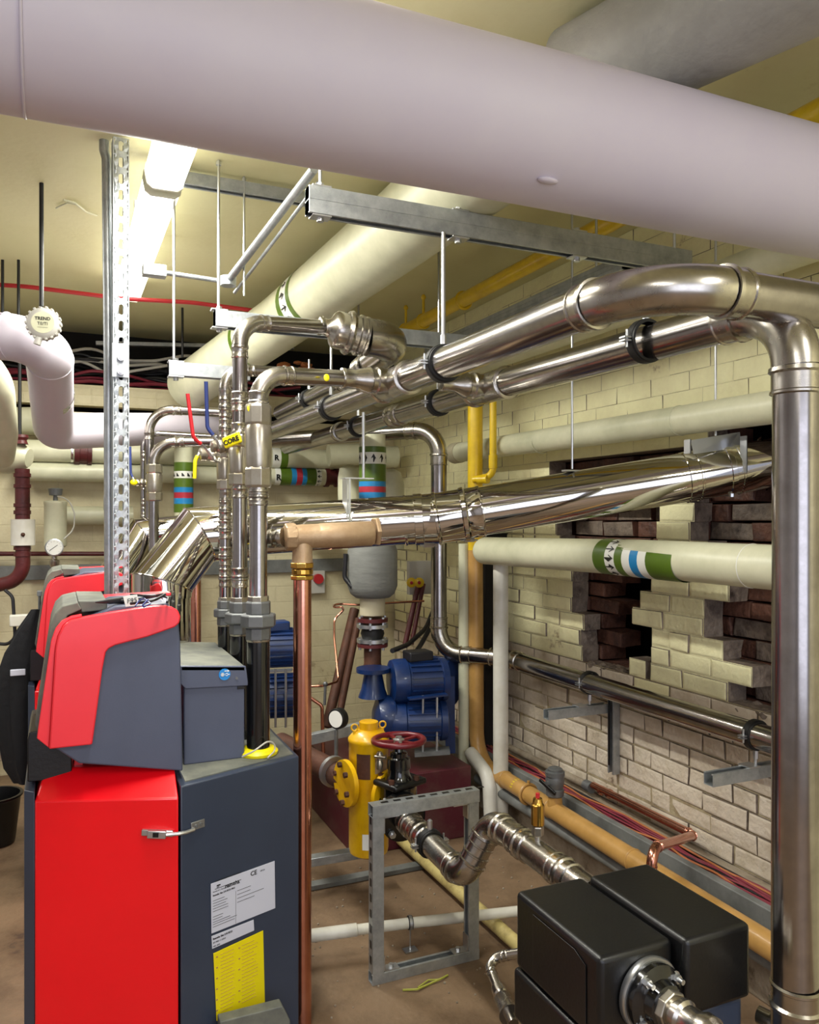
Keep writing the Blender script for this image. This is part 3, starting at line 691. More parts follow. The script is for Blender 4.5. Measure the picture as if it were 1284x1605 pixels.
# lever valves left of the risers
def lever(t, pts, m, r=.0065, rm='zinc'):
    a = [Vector(p) for p in pts]
    bm = NB(); sweep(bm, fillet(a[1:], .02)[0], .0045, 8); part('lever_arm', bm, rm, t)
    k = fillet([a[0], a[1], a[1].lerp(a[2], .6)], .03)[0]
    bm = NB(); sweep(bm, k, r, 12); part('lever_sleeve', bm, m, t)
def small_valve(label, c, levers, m, ax=(1, 0, 0), L=.11, r=.017):
    c = Vector(c); ax = Vector(ax).normalized(); t = thing('lever_valve', label, 'valve', c)
    bm = NB(); lathe(bm, c - ax * L / 2, ax, [(0, r * .9), (.003, r * 1.15), (L * .22, r * 1.15), (L * .25, r * .85), (L * .33, r * 1.1), (L * .5, r * 1.3), (L * .67, r * 1.1), (L * .75, r * .85), (L * .78, r * 1.15), (L - .003, r * 1.15), (L, r * .9)], 20); part('body', bm, 'nickel', t)
    bm = NB(); q = Vector(levers[-1]); cyl(bm, c, q, .007); part('stem', bm, 'nickel', t)
    lever(t, levers, m); return t
small_valve('small valve with a long red lever left of the risers', P(335, 713, 2.78), [P(294, 617, 2.62), P(303, 686, 2.64), P(322, 702, 2.68), P(336, 722, 2.70), P(338, 722, 2.74)], 'lever_r', (1, .1, 0), .1, .02)
small_valve('small valve with a long blue lever between the red lever and the risers', P(345, 700, 2.66), [P(323, 598, 2.58), P(325, 670, 2.60), P(340, 690, 2.61), P(344, 702, 2.62), P(345, 702, 2.64)], 'lever_b', (1, .1, 0), .06, .018)
small_valve('tiny drain valve with a thin yellow lever below the red lever', P(322, 710, 2.80), [P(305, 750, 2.75), P(306, 722, 2.75), P(312, 710, 2.76), P(320, 708, 2.78)], 'yel', (1, .1, 0), .04, .012)
# horizontal branches left (from far group)
ya = P(242, 800, 4.2)
d2 = 4.2
def X3(px, py, d): return P(px, py, d)
a = X3(242, 690, 4.2)
g1 = thing('chrome_riser', 'fatter far chrome riser behind the perforated post, bending right below its neighbour', 'pipe', P(242, 880, 4.2))
pth, bds = fillet([P(241, 960, 4.2), P(241, 694, 4.2), P(335, 692, 4.25)], .11, 10)
bm = NB(); sweep(bm, pth, .026, 20); part('pipe', bm, 'steel', g1)
bm = NB(); sweep(bm, bds[0][0], .028, 20, False); socket(bm, bds[0][0][0], (0, 0, -1), .026, .04); socket(bm, bds[0][0][-1], bds[0][2], .026, .05); part('press_elbow', bm, 'steel_fit', g1)
valve_body(g1, P(242, 755, 4.2).x, P(242, 755, 4.2).y, P(242, 757, 4.2).z, .028, .2)
g2 = thing('chrome_riser', 'taller far chrome riser bending right above its neighbour, behind the perforated post', 'pipe', P(234, 760, 4.35))
pth, bds = fillet([P(234, 960, 4.35), P(234, 641, 4.35), P(350, 647, 4.35)], .12, 10)
bm = NB(); sweep(bm, pth, .024, 20); part('pipe', bm, 'steel', g2)
bm = NB(); sweep(bm, bds[0][0], .026, 20, False); socket(bm, bds[0][0][0], (0, 0, -1), .024, .04); socket(bm, bds[0][0][-1], bds[0][2], .024, .05); part('press_elbow', bm, 'steel_fit', g2)
g3 = thing('chrome_riser', 'thinnest far chrome riser with many beads left of the blue lever valve', 'pipe', P(223, 860, 4.4))
pth, bds = fillet([P(225, 860, 4.4), P(224, 678, 4.4), P(340, 684, 4.5)], .09, 10)
bm = NB(); sweep(bm, pth, .015, 16); part('pipe', bm, 'steel', g3)
for py in (715, 760, 790, 810, 830):
    q = P(225, py, 4.4); bm = NB(); socket(bm, q, (0, 0, 1), .015, .025); socket(bm, q, (0, 0, -1), .015, .025); part('press_coupling', bm, 'steel_fit', g3)
small_valve('far small valve with an upright blue lever right of the perforated post', P(222, 757, 4.3), [P(204, 700, 4.25), P(205, 742, 4.25), P(210, 752, 4.25), P(218, 757, 4.26)], 'lever_b', (1, 0, 0), .06, .018)
bm = NB(); sphere(bm, P(210, 756, 4.24), .018, (1.1, .6, .9)); single('valve_tag', bm, 'yel', 'small round yellow tag beside the far blue lever', 'tag')
# ================================================================== boilers
def boiler():
    yn = 2.27
    base = V((.3, 2.6, 0))
    t = thing('gas_boiler', 'nearest boiler, red door and dark grey casing with a raised red-armed control head', 'boiler', base)
    Yd = 2.68; A = V((-.055, 2.315, 0)); Bc = V((.300, 2.205, 0)); C = V((.668, 2.345, 0)); Y2 = 2.92
    zt = .872
    # base cradle
    bm = NB(); box2(bm, (.0, 2.36, 0), (.62, 2.66, .06)); box2(bm, (.34, 2.36, 0), (.62, 2.88, .055)); part('base_frame', bm, 'black', t)
    # red door: tapered prism with sloped top
    bm = NB()
    lo = [A, Bc - V((.004, 0, 0)), V((.296, Yd + .02, 0)), V((-.055, Yd - .04, 0))]
    z0, z1, z2 = .05, zt - .03, zt
    v0 = [bm.verts.new(p + V((0, 0, z0))) for p in lo]; v1 = [bm.verts.new(p + V((0, 0, z1 + (.006 if i in (0, 3) else .0)))) for i, p in enumerate(lo)]
    up = [V((-.03, 2.40, zt + .035)), V((.296, 2.30, zt + .035)), V((.296, Yd - .03, zt + .035)), V((-.03, Yd - .1, zt + .035))]
    v2 = [bm.verts.new(p) for p in up]
    bm.faces.new(v0[::-1]); bm.faces.new(v2)
    for r0, r1 in ((v0, v1), (v1, v2)):
        for i in range(4): bm.faces.new((r0[i], r0[(i + 1) % 4], r1[(i + 1) % 4], r1[i]))
    dr = part('door', bm, 'red', t, 'glossy red door', bevel=.004, ang=25)
    # dark front edge panel left of the door
    bm = NB(); prism(bm, [V((-.082, 2.345, .05)), V((-.056, 2.318, .05)), V((-.056, Yd - .05, .05)), V((-.082, Yd - .08, .05))], (0, 0, zt - .05)); part('front_panel', bm, 'slate2', t, bevel=.003)
    bm = NB(); g = [VY(p[0], p[1], 2.37) for p in ((43, 1226), (43, 1160), (46, 1148), (66, 1144), (112, 1160), (113, 1221))]
    prism(bm, g, (0, .27, 0)); part('fascia', bm, 'black', t, bevel=.003)
    bm = NB(); g = [VY(p[0], p[1], 2.40) for p in ((114, 1222), (118, 1165), (128, 1165), (132, 1222))]
    prism(bm, g, (0, .24, 0)); part('red_neck', bm, 'red', t, bevel=.002)
    # rear dark casing
    bm = NB(); prism(bm, [Bc + V((.002, .003, .03)), C + V((0, 0, .03)), V((.668, Y2, .03)), V((.302, Y2 + .05, .03))], (0, 0, zt - .03)); part('casing', bm, 'slate2', t, bevel=.004)
    bm = NB(); prism(bm, [V((.318, 2.24, zt)), V((.655, 2.365, zt)), V((.655, Y2 - .02, zt)), V((.318, Y2 + .02, zt))], (0, 0, .003)); part('top_sheet', bm, 'dusty', t)
    # rear housing with lid
    h0 = VY(289, 1204, 2.385); h1 = VY(377, 1186, 2.40)
    bm = NB(); box2(bm, (.335, 2.385, zt + .002), (.512, 2.86, 1.135)); part('burner_housing', bm, 'slate', t, bevel=.004)
    bm = NB(); prism(bm, [V((.325, 2.375, 1.165)), V((.325, 2.375, 1.113)), V((.338, 2.375, 1.098)), V((.520, 2.375, 1.092)), V((.520, 2.375, 1.102)), V((.514, 2.375, 1.150))], (0, .012, 0)); lf = part('lid_flange', bm, 'slate', t, bevel=.002)
    bm = NB(); prism(bm, [V((.325, 2.375, 1.150)), V((.325, 2.375, 1.165)), V((.512, 2.375, 1.150)), V((.512, 2.375, 1.135))], (0, .495, 0)); part('lid', bm, 'dusty', t, bevel=.003)
    c = VY(352, 1057, 2.374)
    bm = NB(); cyl(bm, c, c + V((0, -.0015, 0)), .017, 28); sk = part('round_sticker', bm, 'bluest', lf, 'round blue sticker with a white appliance symbol')
    bm = NB()
    box(bm, c + V((.005, -.0022, .010)), (.011, .001, .0022)); prism(bm, [c + V((.009, -.0022, .006)), c + V((.014, -.0022, .010)), c + V((.009, -.0022, .014))], (0, .0008, 0))
    for a_, b_ in (((-.011, -.005), (-.001, -.003)), ((-.011, .003), (-.001, .005)), ((-.011, -.005), (-.009, .005)), ((-.003, -.005), (-.001, .005)), ((-.008, -.002), (-.004, .002))):
        box2(bm, (c.x + a_[0], c.y - .0026, c.z + a_[1]), (c.x + b_[0], c.y - .0018, c.z + b_[1]))
    torus(bm, c + V((.006, -.0022, -.0005)), (0, 1, 0), .0035, .0009, 14, 5); box(bm, c + V((.012, -.0022, -.0005)), (.006, .001, .0018))
    s_ = part('white_symbol', bm, 'paperw', t, smooth=False)
    bm = NB(); q = VY(371, 1063, 2.374); cyl(bm, q, q - V((0, .002, 0)), .004); part('screw', bm, 'malle', t)
    bm = NB(); box2(bm, (.49, 2.38, 1.082), (.512, 2.386, 1.09)); part('clip', bm, 'black', t)
    # control head
    yn = 2.27; yf = 2.63
    def poly(pp, y): return [VY(a, b, y) for a, b in pp]
    side = [(100, 985), (180, 950), (262, 945), (279, 962), (283, 1010), (287, 1209), (124, 1197), (66, 1160), (72, 1090)]
    g = poly(side, yn); bm = NB(); prism(bm, g, (0, yf - yn, 0)); part('control_head', bm, 'slate', t, bevel=.005, ang=30)
    g = poly([(288, 1010), (286, 1209), (268, 1216), (250, 1212), (284, 1040)], yn - .004)
    # front cover strip (dusty grey)
    fc = [(59, 1148), (55, 1135), (78, 985), (86, 962), (98, 950), (122, 944), (128, 955), (106, 965), (96, 985), (74, 1110), (66, 1150)]
    g = poly(fc, yn + .015); bm = NB(); prism(bm, g, (0, yf - yn - .03, 0)); part('front_cover', bm, 'dusty', t, bevel=.003, ang=60)
    tc_ = [(122, 942), (128, 960), (168, 956), (168, 942)]
    g = poly(tc_, yn + .03); bm = NB(); prism(bm, g, (0, yf - yn - .06, 0)); part('top_cover', bm, 'dusty', t, bevel=.003, ang=60)
    arm = [(77, 1170), (144, 1163), (152, 1105), (160, 1045), (165, 1020), (170, 1014), (180, 1009), (230, 996), (272, 981), (279, 975), (281, 965), (277, 955), (268, 950), (258, 948), (240, 948), (180, 957), (128, 966), (110, 970), (99, 979), (91, 995), (87, 1012)]
    lip = [(77, 1170), (58, 1155), (60, 1140), (80, 1003), (87, 984), (97, 972), (112, 965), (128, 962), (128, 966), (110, 970), (99, 979), (91, 995), (87, 1012)]
    for y, s in ((yn, -1), (yf, 1)):
        bm = NB(); q = [VY(a, b, yn) for a, b in arm]; q = [V((p.x, y, p.z)) for p in q]; prism(bm, q, (0, s * .028, 0)); ra = part('red_arm', bm, 'redp', t, bevel=.004, ang=30)
        bm = NB(); q = [VY(a, b, yn) for a, b in lip]; q = [V((p.x, y + (.004 * -s), p.z)) for p in q]; prism(bm, q, (0, s * .02, 0)); part('arm_edge', bm, 'redp', ra, bevel=.002, ang=50)
    # salmon coloured top bridge
    q0 = VY(146, 936, 2.66); bm = NB(); prism(bm, [V((q0.x, 2.55, 1.345)), V((q0.x + .22, 2.55, 1.352)), V((q0.x + .22, 2.55, 1.362)), V((q0.x, 2.55, 1.357))], (0, .07, 0)); part('top_bridge', bm, 'redp', t, bevel=.003)
    return t, Bc, C, zt
tb, Bc, C, zt = boiler()
far = copy_tree(tb); far.location.y += 1.44; far.location.x -= .035; far['label'] = 'farther boiler, only its red arm and dark head show behind the nearest boiler'
tb['group'] = 'red and grey boilers standing in a row'; far['group'] = tb['group']
# latch across door and casing
t = tb
n1 = (Bc - V((-.055, 2.315, 0))); n1 = V((n1.y, -n1.x, 0)).normalized(); Pn = lambda a, b, o=.0: VPL(a, b, Bc, n1) + (n1 * o)
dC = (C - Bc).normalized(); n2 = V((dC.y, -dC.x, 0)).normalized()
if n2.y > 0: n2 = -n2
if n1.y > 0: n1 = -n1
P2 = lambda a, b, o=.0: VPL(a, b, Bc, n2) + n2 * o
bm = NB(); q0, q1 = Pn(223, 1303, .006), Pn(272, 1305, .006); bar(bm, q0, q1, .010, .016); bar(bm, Pn(233, 1304, .014), Pn(262, 1305, .014), .012, .02); lt = part('door_latch', bm, 'zinc', t, 'chrome toggle latch', bevel=.002)
bm = NB(); bar(bm, Pn(242, 1304, .021), Pn(251, 1304, .021), .002, .012); part('slot', bm, 'black', lt)
bm = NB(); sweep(bm, [Pn(262, 1305, .015), Pn(282, 1304, .012), P2(290, 1303, .008), P2(303, 1299, .005)], .005, 8); part('hook', bm, 'zinc', lt)
bm = NB(); bar(bm, P2(299, 1296, .002), P2(320, 1289, .002), .003, .022); hp = part('catch_plate', bm, 'zinc', t, bevel=.001)
for px, py in ((307, 1294), (314, 1291)):
    bm = NB(); q = P2(px, py, .004); cyl(bm, q, q + n2 * .003, .0045); part('screw', bm, 'malle', hp)
def plate(pp, m, name, o=.0015, label=None):
    bm = NB(); g = [P2(a, b, 0.0008) for a, b in pp]; prism(bm, g, n2 * o); return part(name, bm, m, t, label, bevel=.0006)
u = dC; v = V((0, 0, 1))
def put(bm, s, px, py, size, o=.0026, bold=0): text_bm(bm, s, size, P2(px, py, o), u, v, .0003, bold=bold)
L1 = plate([(330, 1385), (430, 1349), (431, 1423), (331, 1463)], 'paper', 'rating_label', label='silver rating label with small print')
bm = NB(); put(bm, 'remeha', 352, 1392, .0155, bold=.0003); put(bm, 'CE', 392, 1373, .018, bold=.0003); put(bm, 'UKCA', 407, 1366, .006); put(bm, 'Remeha Gas 210 ECO PRO', 333, 1405, .0062, bold=.0002)
put(bm, 'Remeha B.V., Marchantstraat 55', 333, 1399, .0045)
box(bm, P2(341, 1391, .0026), (.014, .0006, .011), rotto(u)) if False else None
rn = random.Random(3)
part('print', bm, 'ink', L1, smooth=False)
bm = NB()
def lineat(px, py, wpx, h=.0011):
    a_ = P2(px, py, .0026); b_ = a_ + u * wpx; bar(bm, a_, b_, .0005, h)
for k in range(9): lineat(333, 1412 + k * 4.2, rn.uniform(.03, .06), .001) if k not in (5,) else None
for k in range(4): lineat(371, 1396 + k * 6, rn.uniform(.03, .09), .001)
for k in range(2): lineat(333, 1449 + k * 4, rn.uniform(.06, .08), .001)
lineat(336, 1381.5, .085, .0014); lineat(336, 1393.5, .085, .0014)
a_ = P2(369, 1396, .0026); b_ = P2(369, 1447, .0026); bar(bm, a_, b_, .0006, .0006, upish=u)
lineat(339, 1388, .012, .0035); lineat(339, 1390.5, .008, .002)
part('small_print', bm, 'ink', L1, smooth=False)
L2 = plate([(331, 1467), (397, 1441), (398, 1458), (332, 1487)], 'paper', 'serial_label')
bm = NB(); put(bm, 'Remeha Gas 210 ECO', 333, 1473, .0068, bold=.0003); put(bm, '2014821112004', 333, 1479, .0062); put(bm, 'A001 4204', 333, 1484.5, .005); part('print', bm, 'ink', L2, smooth=False)
L3 = plate([(334, 1494), (412, 1458), (415, 1580), (339, 1600)], 'yelst', 'instruction_label', label='yellow instruction sticker')
bm = NB()
for k in range(17):
    for (x0, x1) in ((345, 368), (378, 405)):
        yb = 1498 + k * 5.6 - (x0 - 340) * .42; lineat(x0, yb, (x1 - x0) * .0021 * rn.uniform(.7, 1), .0012)
    if k % 3 == 0: lineat(338, 1500 + k * 5.6, .006, .004)
    if k % 3 == 0: lineat(373, 1486 + k * 5.6, .006, .004)
part('small_print', bm, 'tan', L3, smooth=False)
# yellow grommet + wires
q = V((p1.x, p1.y, zt + .004)); bm = NB(); lathe(bm, q, (0, 0, 1), [(0, .058), (.008, .06), (.016, .052), (.02, .04)], 32); part('yellow_grommet', bm, 'yel', tb, 'bright yellow rubber grommet round the black pipe')
bm = NB(); sweep(bm, fillet([q + V((-.06, -.05, .01)), q + V((-.03, -.075, .03)), q + V((.02, -.06, .055)), q + V((.05, -.04, .02)), q + V((.01, -.075, .005))], .03)[0], .0025, 8); part('loose_wire', bm, 'clip', tb)
# dark block at the bottom of the casing
bm = NB(); g = [VY(345, 1602, 2.19), VY(443, 1577, 2.19), VY(455, 1600, 2.19), VY(455, 1640, 2.19), VY(345, 1640, 2.19)]; prism(bm, g, (0, .04, 0)); single('dark_box', bm, 'dusty', 'low dusty dark box at the foot of the near boiler', 'box', bevel=.003)
# probe with cable lying on the boiler head
t = thing('cable_probe', 'black probe and cable with a white tag lying on the near boiler head', 'cable', VY(220, 946, 2.4))
zh = 1.367
bm = NB(); q = VZ(150, 944, zh + .004); lathe(bm, q, (VZ(200, 940, zh) - q), [(0, .002), (.05, .008), (.1, .01), (.13, .01), (.135, .005)], 12); part('probe', bm, 'cableb', t)
bm = NB(); sweep(bm, fillet([VZ(190, 942, zh), VZ(225, 938, zh + .006), VZ(262, 930, zh + .02), VZ(240, 942, zh + .01), VZ(205, 946, zh)], .02)[0], .004, 8); part('cable', bm, 'cableb', t)
bm = NB(); sweep(bm, fillet([VZ(205, 932, zh + .01), VZ(232, 934, zh + .015), VZ(265, 934, zh + .01), VZ(262, 944, zh)], .02)[0], .0035, 8); part('cable', bm, 'cableb', t)
bm = NB(); g = [VY(193, 935, 2.25), VY(215, 932, 2.25), VY(219, 948, 2.25), VY(197, 951, 2.25)]; prism(bm, g, (0, .002, 0)); tg = part('tag', bm, 'paperw', t)
bm = NB(); text_bm(bm, 'F95', .018, VY(199, 946, 2.2485), (1, 0, .12), (0, 0, 1), .0003); part('lettering', bm, 'ink', tg, smooth=False)
bm = NB(); sweep(bm, fillet([VZ(212, 950, zh), VZ(222, 935, zh + .02), VZ(236, 946, zh + .01), VZ(216, 956, zh), VZ(232, 940, zh + .02)], .01)[0], .0022, 6); part('blue_wire', bm, 'lever_b', t)
# ================================================================== flue
def fluebead(bm, p, ax, r): bead(bm, p, ax, r, .008, .05)
t = thing('flue_pipe', 'polished steel flue rising from the near boiler and running to the wall opening', 'flue', P(254, 960, 2.78))
FR = .098
f0 = P(254, 1010, 2.80); f1 = P(254, 914, 2.80); f2 = P(312, 838, 2.92); f3 = P(430, 829, 2.98); f4 = P(690, 812, 2.98); f5 = P(1168, 733, 2.93)
bm = NB(); cyl(bm, f0, f1 + V((0, 0, .0)), FR, 40); part('boiler_adapter', bm, 'flue', t)
def mitre(bm, pts, r, seg=48):
    pts = [Vector(p) for p in pts]; rings = []
    n = len(pts)
    d = [(pts[i + 1] - pts[i]).normalized() for i in range(n - 1)]
    u = basis(d[0])[0]
    for i in range(n):
        dd = d[min(i, n - 2)] if i < n - 1 else d[-1]
        if i > 0:
            pd = d[i - 1]; q = pd.rotation_difference(dd); 
        if i == 0: pln = d[0]
        elif i == n - 1: pln = d[-1]
        else: pln = (d[i - 1] + d[i]).normalized()
        src = d[max(i - 1, 0)]
        if i >= 2: u = d[i - 2].rotation_difference(d[i - 1]) @ u
        v = src.cross(u).normalized(); ring = []
        for k in range(seg):
            o = (u * math.cos(2 * PI * k / seg) + v * math.sin(2 * PI * k / seg)) * r
            o = o - src * (o.dot(pln) / src.dot(pln)); ring.append(bm.verts.new(pts[i] + o))
        rings.append((ring, pln))
    for i in range(n - 1):
        for k in range(seg):
            l = (k + 1) % seg; bm.faces.new((rings[i][0][k], rings[i][0][l], rings[i + 1][0][l], rings[i + 1][0][k]))
    bm.faces.new(rings[0][0][::-1]); bm.faces.new(rings[-1][0])
    return [[v.co.copy() for v in r[0]] for r in rings]
bm = NB(); e0 = f1 - V((0, 0, .05)); rs = mitre(bm, [e0, f1, f2, f2.lerp(f3, .72)], FR * 1.03); eb = part('mitred_elbow', bm, 'flue', t, ang=20)
for k in (1, 2):
    bm = NB(); sweep(bm, rs[k] + [rs[k][0]], .003, 8); part('seam', bm, 'flue', eb)
bm = NB(); fluebead(bm, f2.lerp(f3, .35), f3 - f2, FR * 1.03); fluebead(bm, f2.lerp(f3, .72), f3 - f2, FR * 1.03); part('collar', bm, 'flue', t)
bm = NB(); cyl(bm, f2.lerp(f3, .6), f4.lerp(f5, .02), FR * .93, 48); part('flue_section', bm, 'flue', t)
bm = NB(); cyl(bm, f4.lerp(f5, .01), f5 + (f5 - f4) * .22, FR * .93, 48); part('flue_section', bm, 'flue', t)
for (a_, b_, fa, fb, k) in ((f3, f4, .78, .985, 1.05),):
    ax = (b_ - a_).normalized(); bm = NB(); A_ = a_.lerp(b_, fa); L = (b_ - a_).length * (fb - fa); r = FR * .93
    lathe(bm, A_, ax, [(0, r), (.004, r * 1.04), (.01, r * 1.04), (.012, r * 1.01), (L * .3, r * 1.01), (L * .32, r * 1.06), (L * .55, r * 1.06), (L * .57, r * 1.02), (L * .98, r * 1.05), (L, r)], 48, False); part('locking_band', bm, 'flue', t)
ax = (f5 - f4).normalized(); r = FR * .93; bm = NB(); lathe(bm, f4 - ax * .02, ax, [(0, r), (.003, r * 1.1), (.012, r * 1.1), (.016, r * 1.05), (.1, r * 1.05), (.104, r * 1.1), (.118, r * 1.12), (.124, r * 1.04), (.165, r * 1.03), (.17, r * 1.06), (.178, r * 1.06), (.18, r)], 48, False); part('locking_band', bm, 'flue', t)
for a_ in (f3.lerp(f4, .93), f4 + ax * .11):
    bm = NB(); q = a_ - V((0, 0, r * 1.1)); hexa(bm, q + V((-.02, 0, 0)), q + V((.02, 0, 0)), .008); cyl(bm, q - V((.035, 0, 0)), q + V((.035, 0, 0)), .003, 8); part('band_bolt', bm, 'zinc', t)
for fr in (.80, .93):
    bm = NB(); q = f4.lerp(f5, fr); lathe(bm, q, ax, [(0, r), (.002, r * 1.04), (.02, r * 1.04), (.022, r)], 48, False); lathe(bm, q + ax * .04, ax, [(0, r), (.002, r * 1.03), (.008, r * 1.03), (.01, r)], 48, False); part('locking_band', bm, 'flue', t)
bm = NB(); q = f4.lerp(f5, .99); torus(bm, q + ax * .09, ax, r * 1.1, .004, 40, 8, -1.2, 1.6); part('band_clip', bm, 'flue', t)
for px, py in ((1147, 779), (1180, 767)):
    bm = NB(); q = P(px, py, 2.9); hexa(bm, q, q + V((0, 0, .03)), .009); part('band_bolt', bm, 'zinc', t)
# flue bracket over the middle
t = thing('flue_bracket', 'folded sheet bracket hanging over the flue left of its wide band', 'bracket', P(560, 770, 2.9))
a_ = P(537, 752, 2.93); b_ = P(537, 815, 2.93)
bm = NB(); c0 = P(556, 750, 2.84)
box(bm, P(541, 783, 2.90), (.004, .05, .15)); part('side_plate', bm, 'zinc', t, smooth=False)
bm = NB(); box(bm, P(548, 783, 2.83), (.008, .004, .15)); part('side_plate', bm, 'zinc', t, smooth=False)
bm = NB(); box(bm, P(560, 750, 2.86), (.11, .05, .004)); part('top_plate', bm, 'zinc', t, smooth=False)
q = P(570, 750, 2.86); bm = NB(); cyl(bm, q, (q.x, q.y, 1.97), .0055, 10); part('threaded_rod', bm, 'zinc', t)
t = thing('flue_bracket', 'sheet bracket plate standing over the flue at the wall opening', 'bracket', P(1120, 695, 2.9))
bm = NB(); prism(bm, [P(1083, 690, 2.86), P(1160, 677, 2.9), P(1164, 715, 2.9), P(1150, 722, 2.9), P(1140, 704, 2.89), P(1087, 712, 2.86)], (.004, .004, 0)); part('bracket_plate', bm, 'foil' if False else 'zinc', t, smooth=False)
bm = NB(); box(bm, P(1166, 712, 2.84), (.004, .03, .13)); part('side_plate', bm, 'zinc', t, smooth=False)
bm = NB(); box(bm, P(1078, 700, 2.86), (.006, .03, .05)); part('side_plate', bm, 'zinc', t, smooth=False)
for px, y0_, y1_, d, l in ((1122, 540, 683, 2.88, 'thin rod dropping to the bracket over the flue at the wall opening'), (897, 400, 735, 2.95, 'long thin rod dropping past the header pipes to the middle of the flue')):
    bm = NB(); a_ = P(px, y1_, d); cyl(bm, a_, (a_.x, a_.y, ZC), .0045, 8); single('threaded_rod', bm, 'zinc', l, 'threaded rod')
bm = NB(); box(bm, P(900, 738, 2.95), (.09, .03, .006)); single('flue_lug', bm, 'zinc', 'small bolted lug on top of the flue under the long thin rod', 'bracket')
# far flue (second boiler)
t = thing('flue_pipe', 'second polished flue, only a bend shows left of the near flue elbow', 'flue', P(216, 900, 4.2))
g = [P(180, 1010, 4.15), P(180, 905, 4.15), P(222, 838, 4.3), P(330, 830, 4.4)]
bm = NB(); rs = mitre(bm, g, .09); eb = part('mitred_elbow', bm, 'flue', t, ang=20)
for k in (1, 2):
    bm = NB(); sweep(bm, rs[k] + [rs[k][0]], .003, 8); part('seam', bm, 'flue', eb)
# ================================================================== bronze tee + copper
t = thing('copper_riser', 'thick copper pipe with bronze tee and brass nut beside the near boiler', 'pipe', P(474, 1640, 2.5))
c = P(474, 846, 2.5); top = c.z
bm = NB(); cyl(bm, (c.x, c.y, 0.0), (c.x, c.y, zf(905, 2.5)), .0285, 32); part('copper_pipe', bm, 'copper', t)
a_ = P(446, 842, 2.48); b_ = P(584, 836, 2.58); ax = (b_ - a_).normalized(); L = (b_ - a_).length
bm = NB(); lathe(bm, a_, ax, [(0, .034), (.004, .040), (.035, .041), (.037, .037), (.06, .038), (.105, .038), (.112, .0385), (.115, .0395), (L - .006, .0405), (L, .036)], 32); part('bronze_tee', bm, 'bronze', t)
nutpart('hexagon_end', a_ + ax * .018, ax, .0435, .034, 'bronze', t, 8)
bm = NB(); lathe(bm, (c.x, c.y, zf(882, 2.5)), (0, 0, 1), [(0, .033), (.03, .031), (.06, .032), (.08, .03)], 28); part('bronze_branch', bm, 'bronze', t)
nutpart('brass_nut', (c.x, c.y, zf(886, 2.5)), (0, 0, 1), .0375, .018, 'brass', t, 8)
nutpart('brass_nut', (c.x, c.y, zf(896, 2.5)), (0, 0, 1), .034, .018, 'brass', t, 16)
nutpart('brass_nut', (c.x, c.y, zf(905, 2.5)), (0, 0, 1), .037, .014, 'brass', t, 8)
bm = NB(); q = P(414, 845, 2.5); lathe(bm, q, a_ - q, [(0, .02), (.02, .02), (.022, .03), (.034, .03), (.036, .024), (.05, .024), (.052, .031), (.065, .031), (.068, .03)], 24); part('press_adapter', bm, 'steel_fit', t)
bm = NB(); q = ax.cross(V((0, 0, 1))).normalized(); q0 = P(586, 833, 2.60)
lathe(bm, q0 - ax * .0, ax, [(0, .046), (.004, .05), (.012, .05), (.014, .046)], 6); part('end_plate', bm, 'bronze', t)
# thin copper pipe behind the flue
single('copper_pipe', tube(NB(), [V((P(307, 1000, 3.3).x, P(307, 1000, 3.3).y, 0)), P(307, 880, 3.3)], .021), 'copper', 'thin copper pipe standing behind the boiler flue bend', 'pipe')
# steel pipe stack between flue and boiler
for px, r_, l in ((276, .022, 'steel drain pipe under the flue bend, left one'), (290, .018, 'steel drain pipe under the flue bend, right one')):
    t = thing('steel_drop', l, 'pipe', P(px, 1010, 3.05)); bm = NB(); cyl(bm, P(px, 1020, 3.05), P(px, 905, 3.05), r_, 16); part('pipe', bm, 'steel', t)
    for py in (925, 965):
        bm = NB(); q = P(px, py, 3.05); socket(bm, q, (0, 0, 1), r_, .03); part('press_coupling', bm, 'steel_fit', t)
# ================================================================== perforated post and conduit
def slotted(bm, o, u, v, n, W, H, pitch, count, sl, sw, start=.02):
    o = Vector(o); u = Vector(u); v = Vector(v)
    def ring(cz):
        r = []
        for k in range(16):
            th = 2 * PI * k / 16; x = math.cos(th) * sw / 2; y = math.sin(th) * sw / 2 + (sl - sw) / 2 * (1 if math.sin(th) > 0.01 else -1 if math.sin(th) < -.01 else 0); r.append((x, y + cz))
        return r
    for i in range(count):
        cz = start + i * pitch; z0_ = cz - pitch / 2; z1_ = cz + pitch / 2
        inn = ring(cz); out = []
        for (x, y) in inn:
            dx_, dy_ = x, y - cz; s = min((W / 2) / abs(dx_) if abs(dx_) > 1e-6 else 1e9, (pitch / 2) / abs(dy_) if abs(dy_) > 1e-6 else 1e9); out.append((dx_ * s, dy_ * s + cz))
        # snap diagonals to corners
        for k in (2, 6, 10, 14): out[k] = ((W / 2 if out[k][0] > 0 else -W / 2), z1_ if out[k][1] > cz else z0_)
        vi = [bm.verts.new(o + u * x + v * y) for x, y in inn]; vo = [bm.verts.new(o + u * x + v * y) for x, y in out]
        for k in range(16): bm.faces.new((vi[k], vi[(k + 1) % 16], vo[(k + 1) % 16], vo[k]))
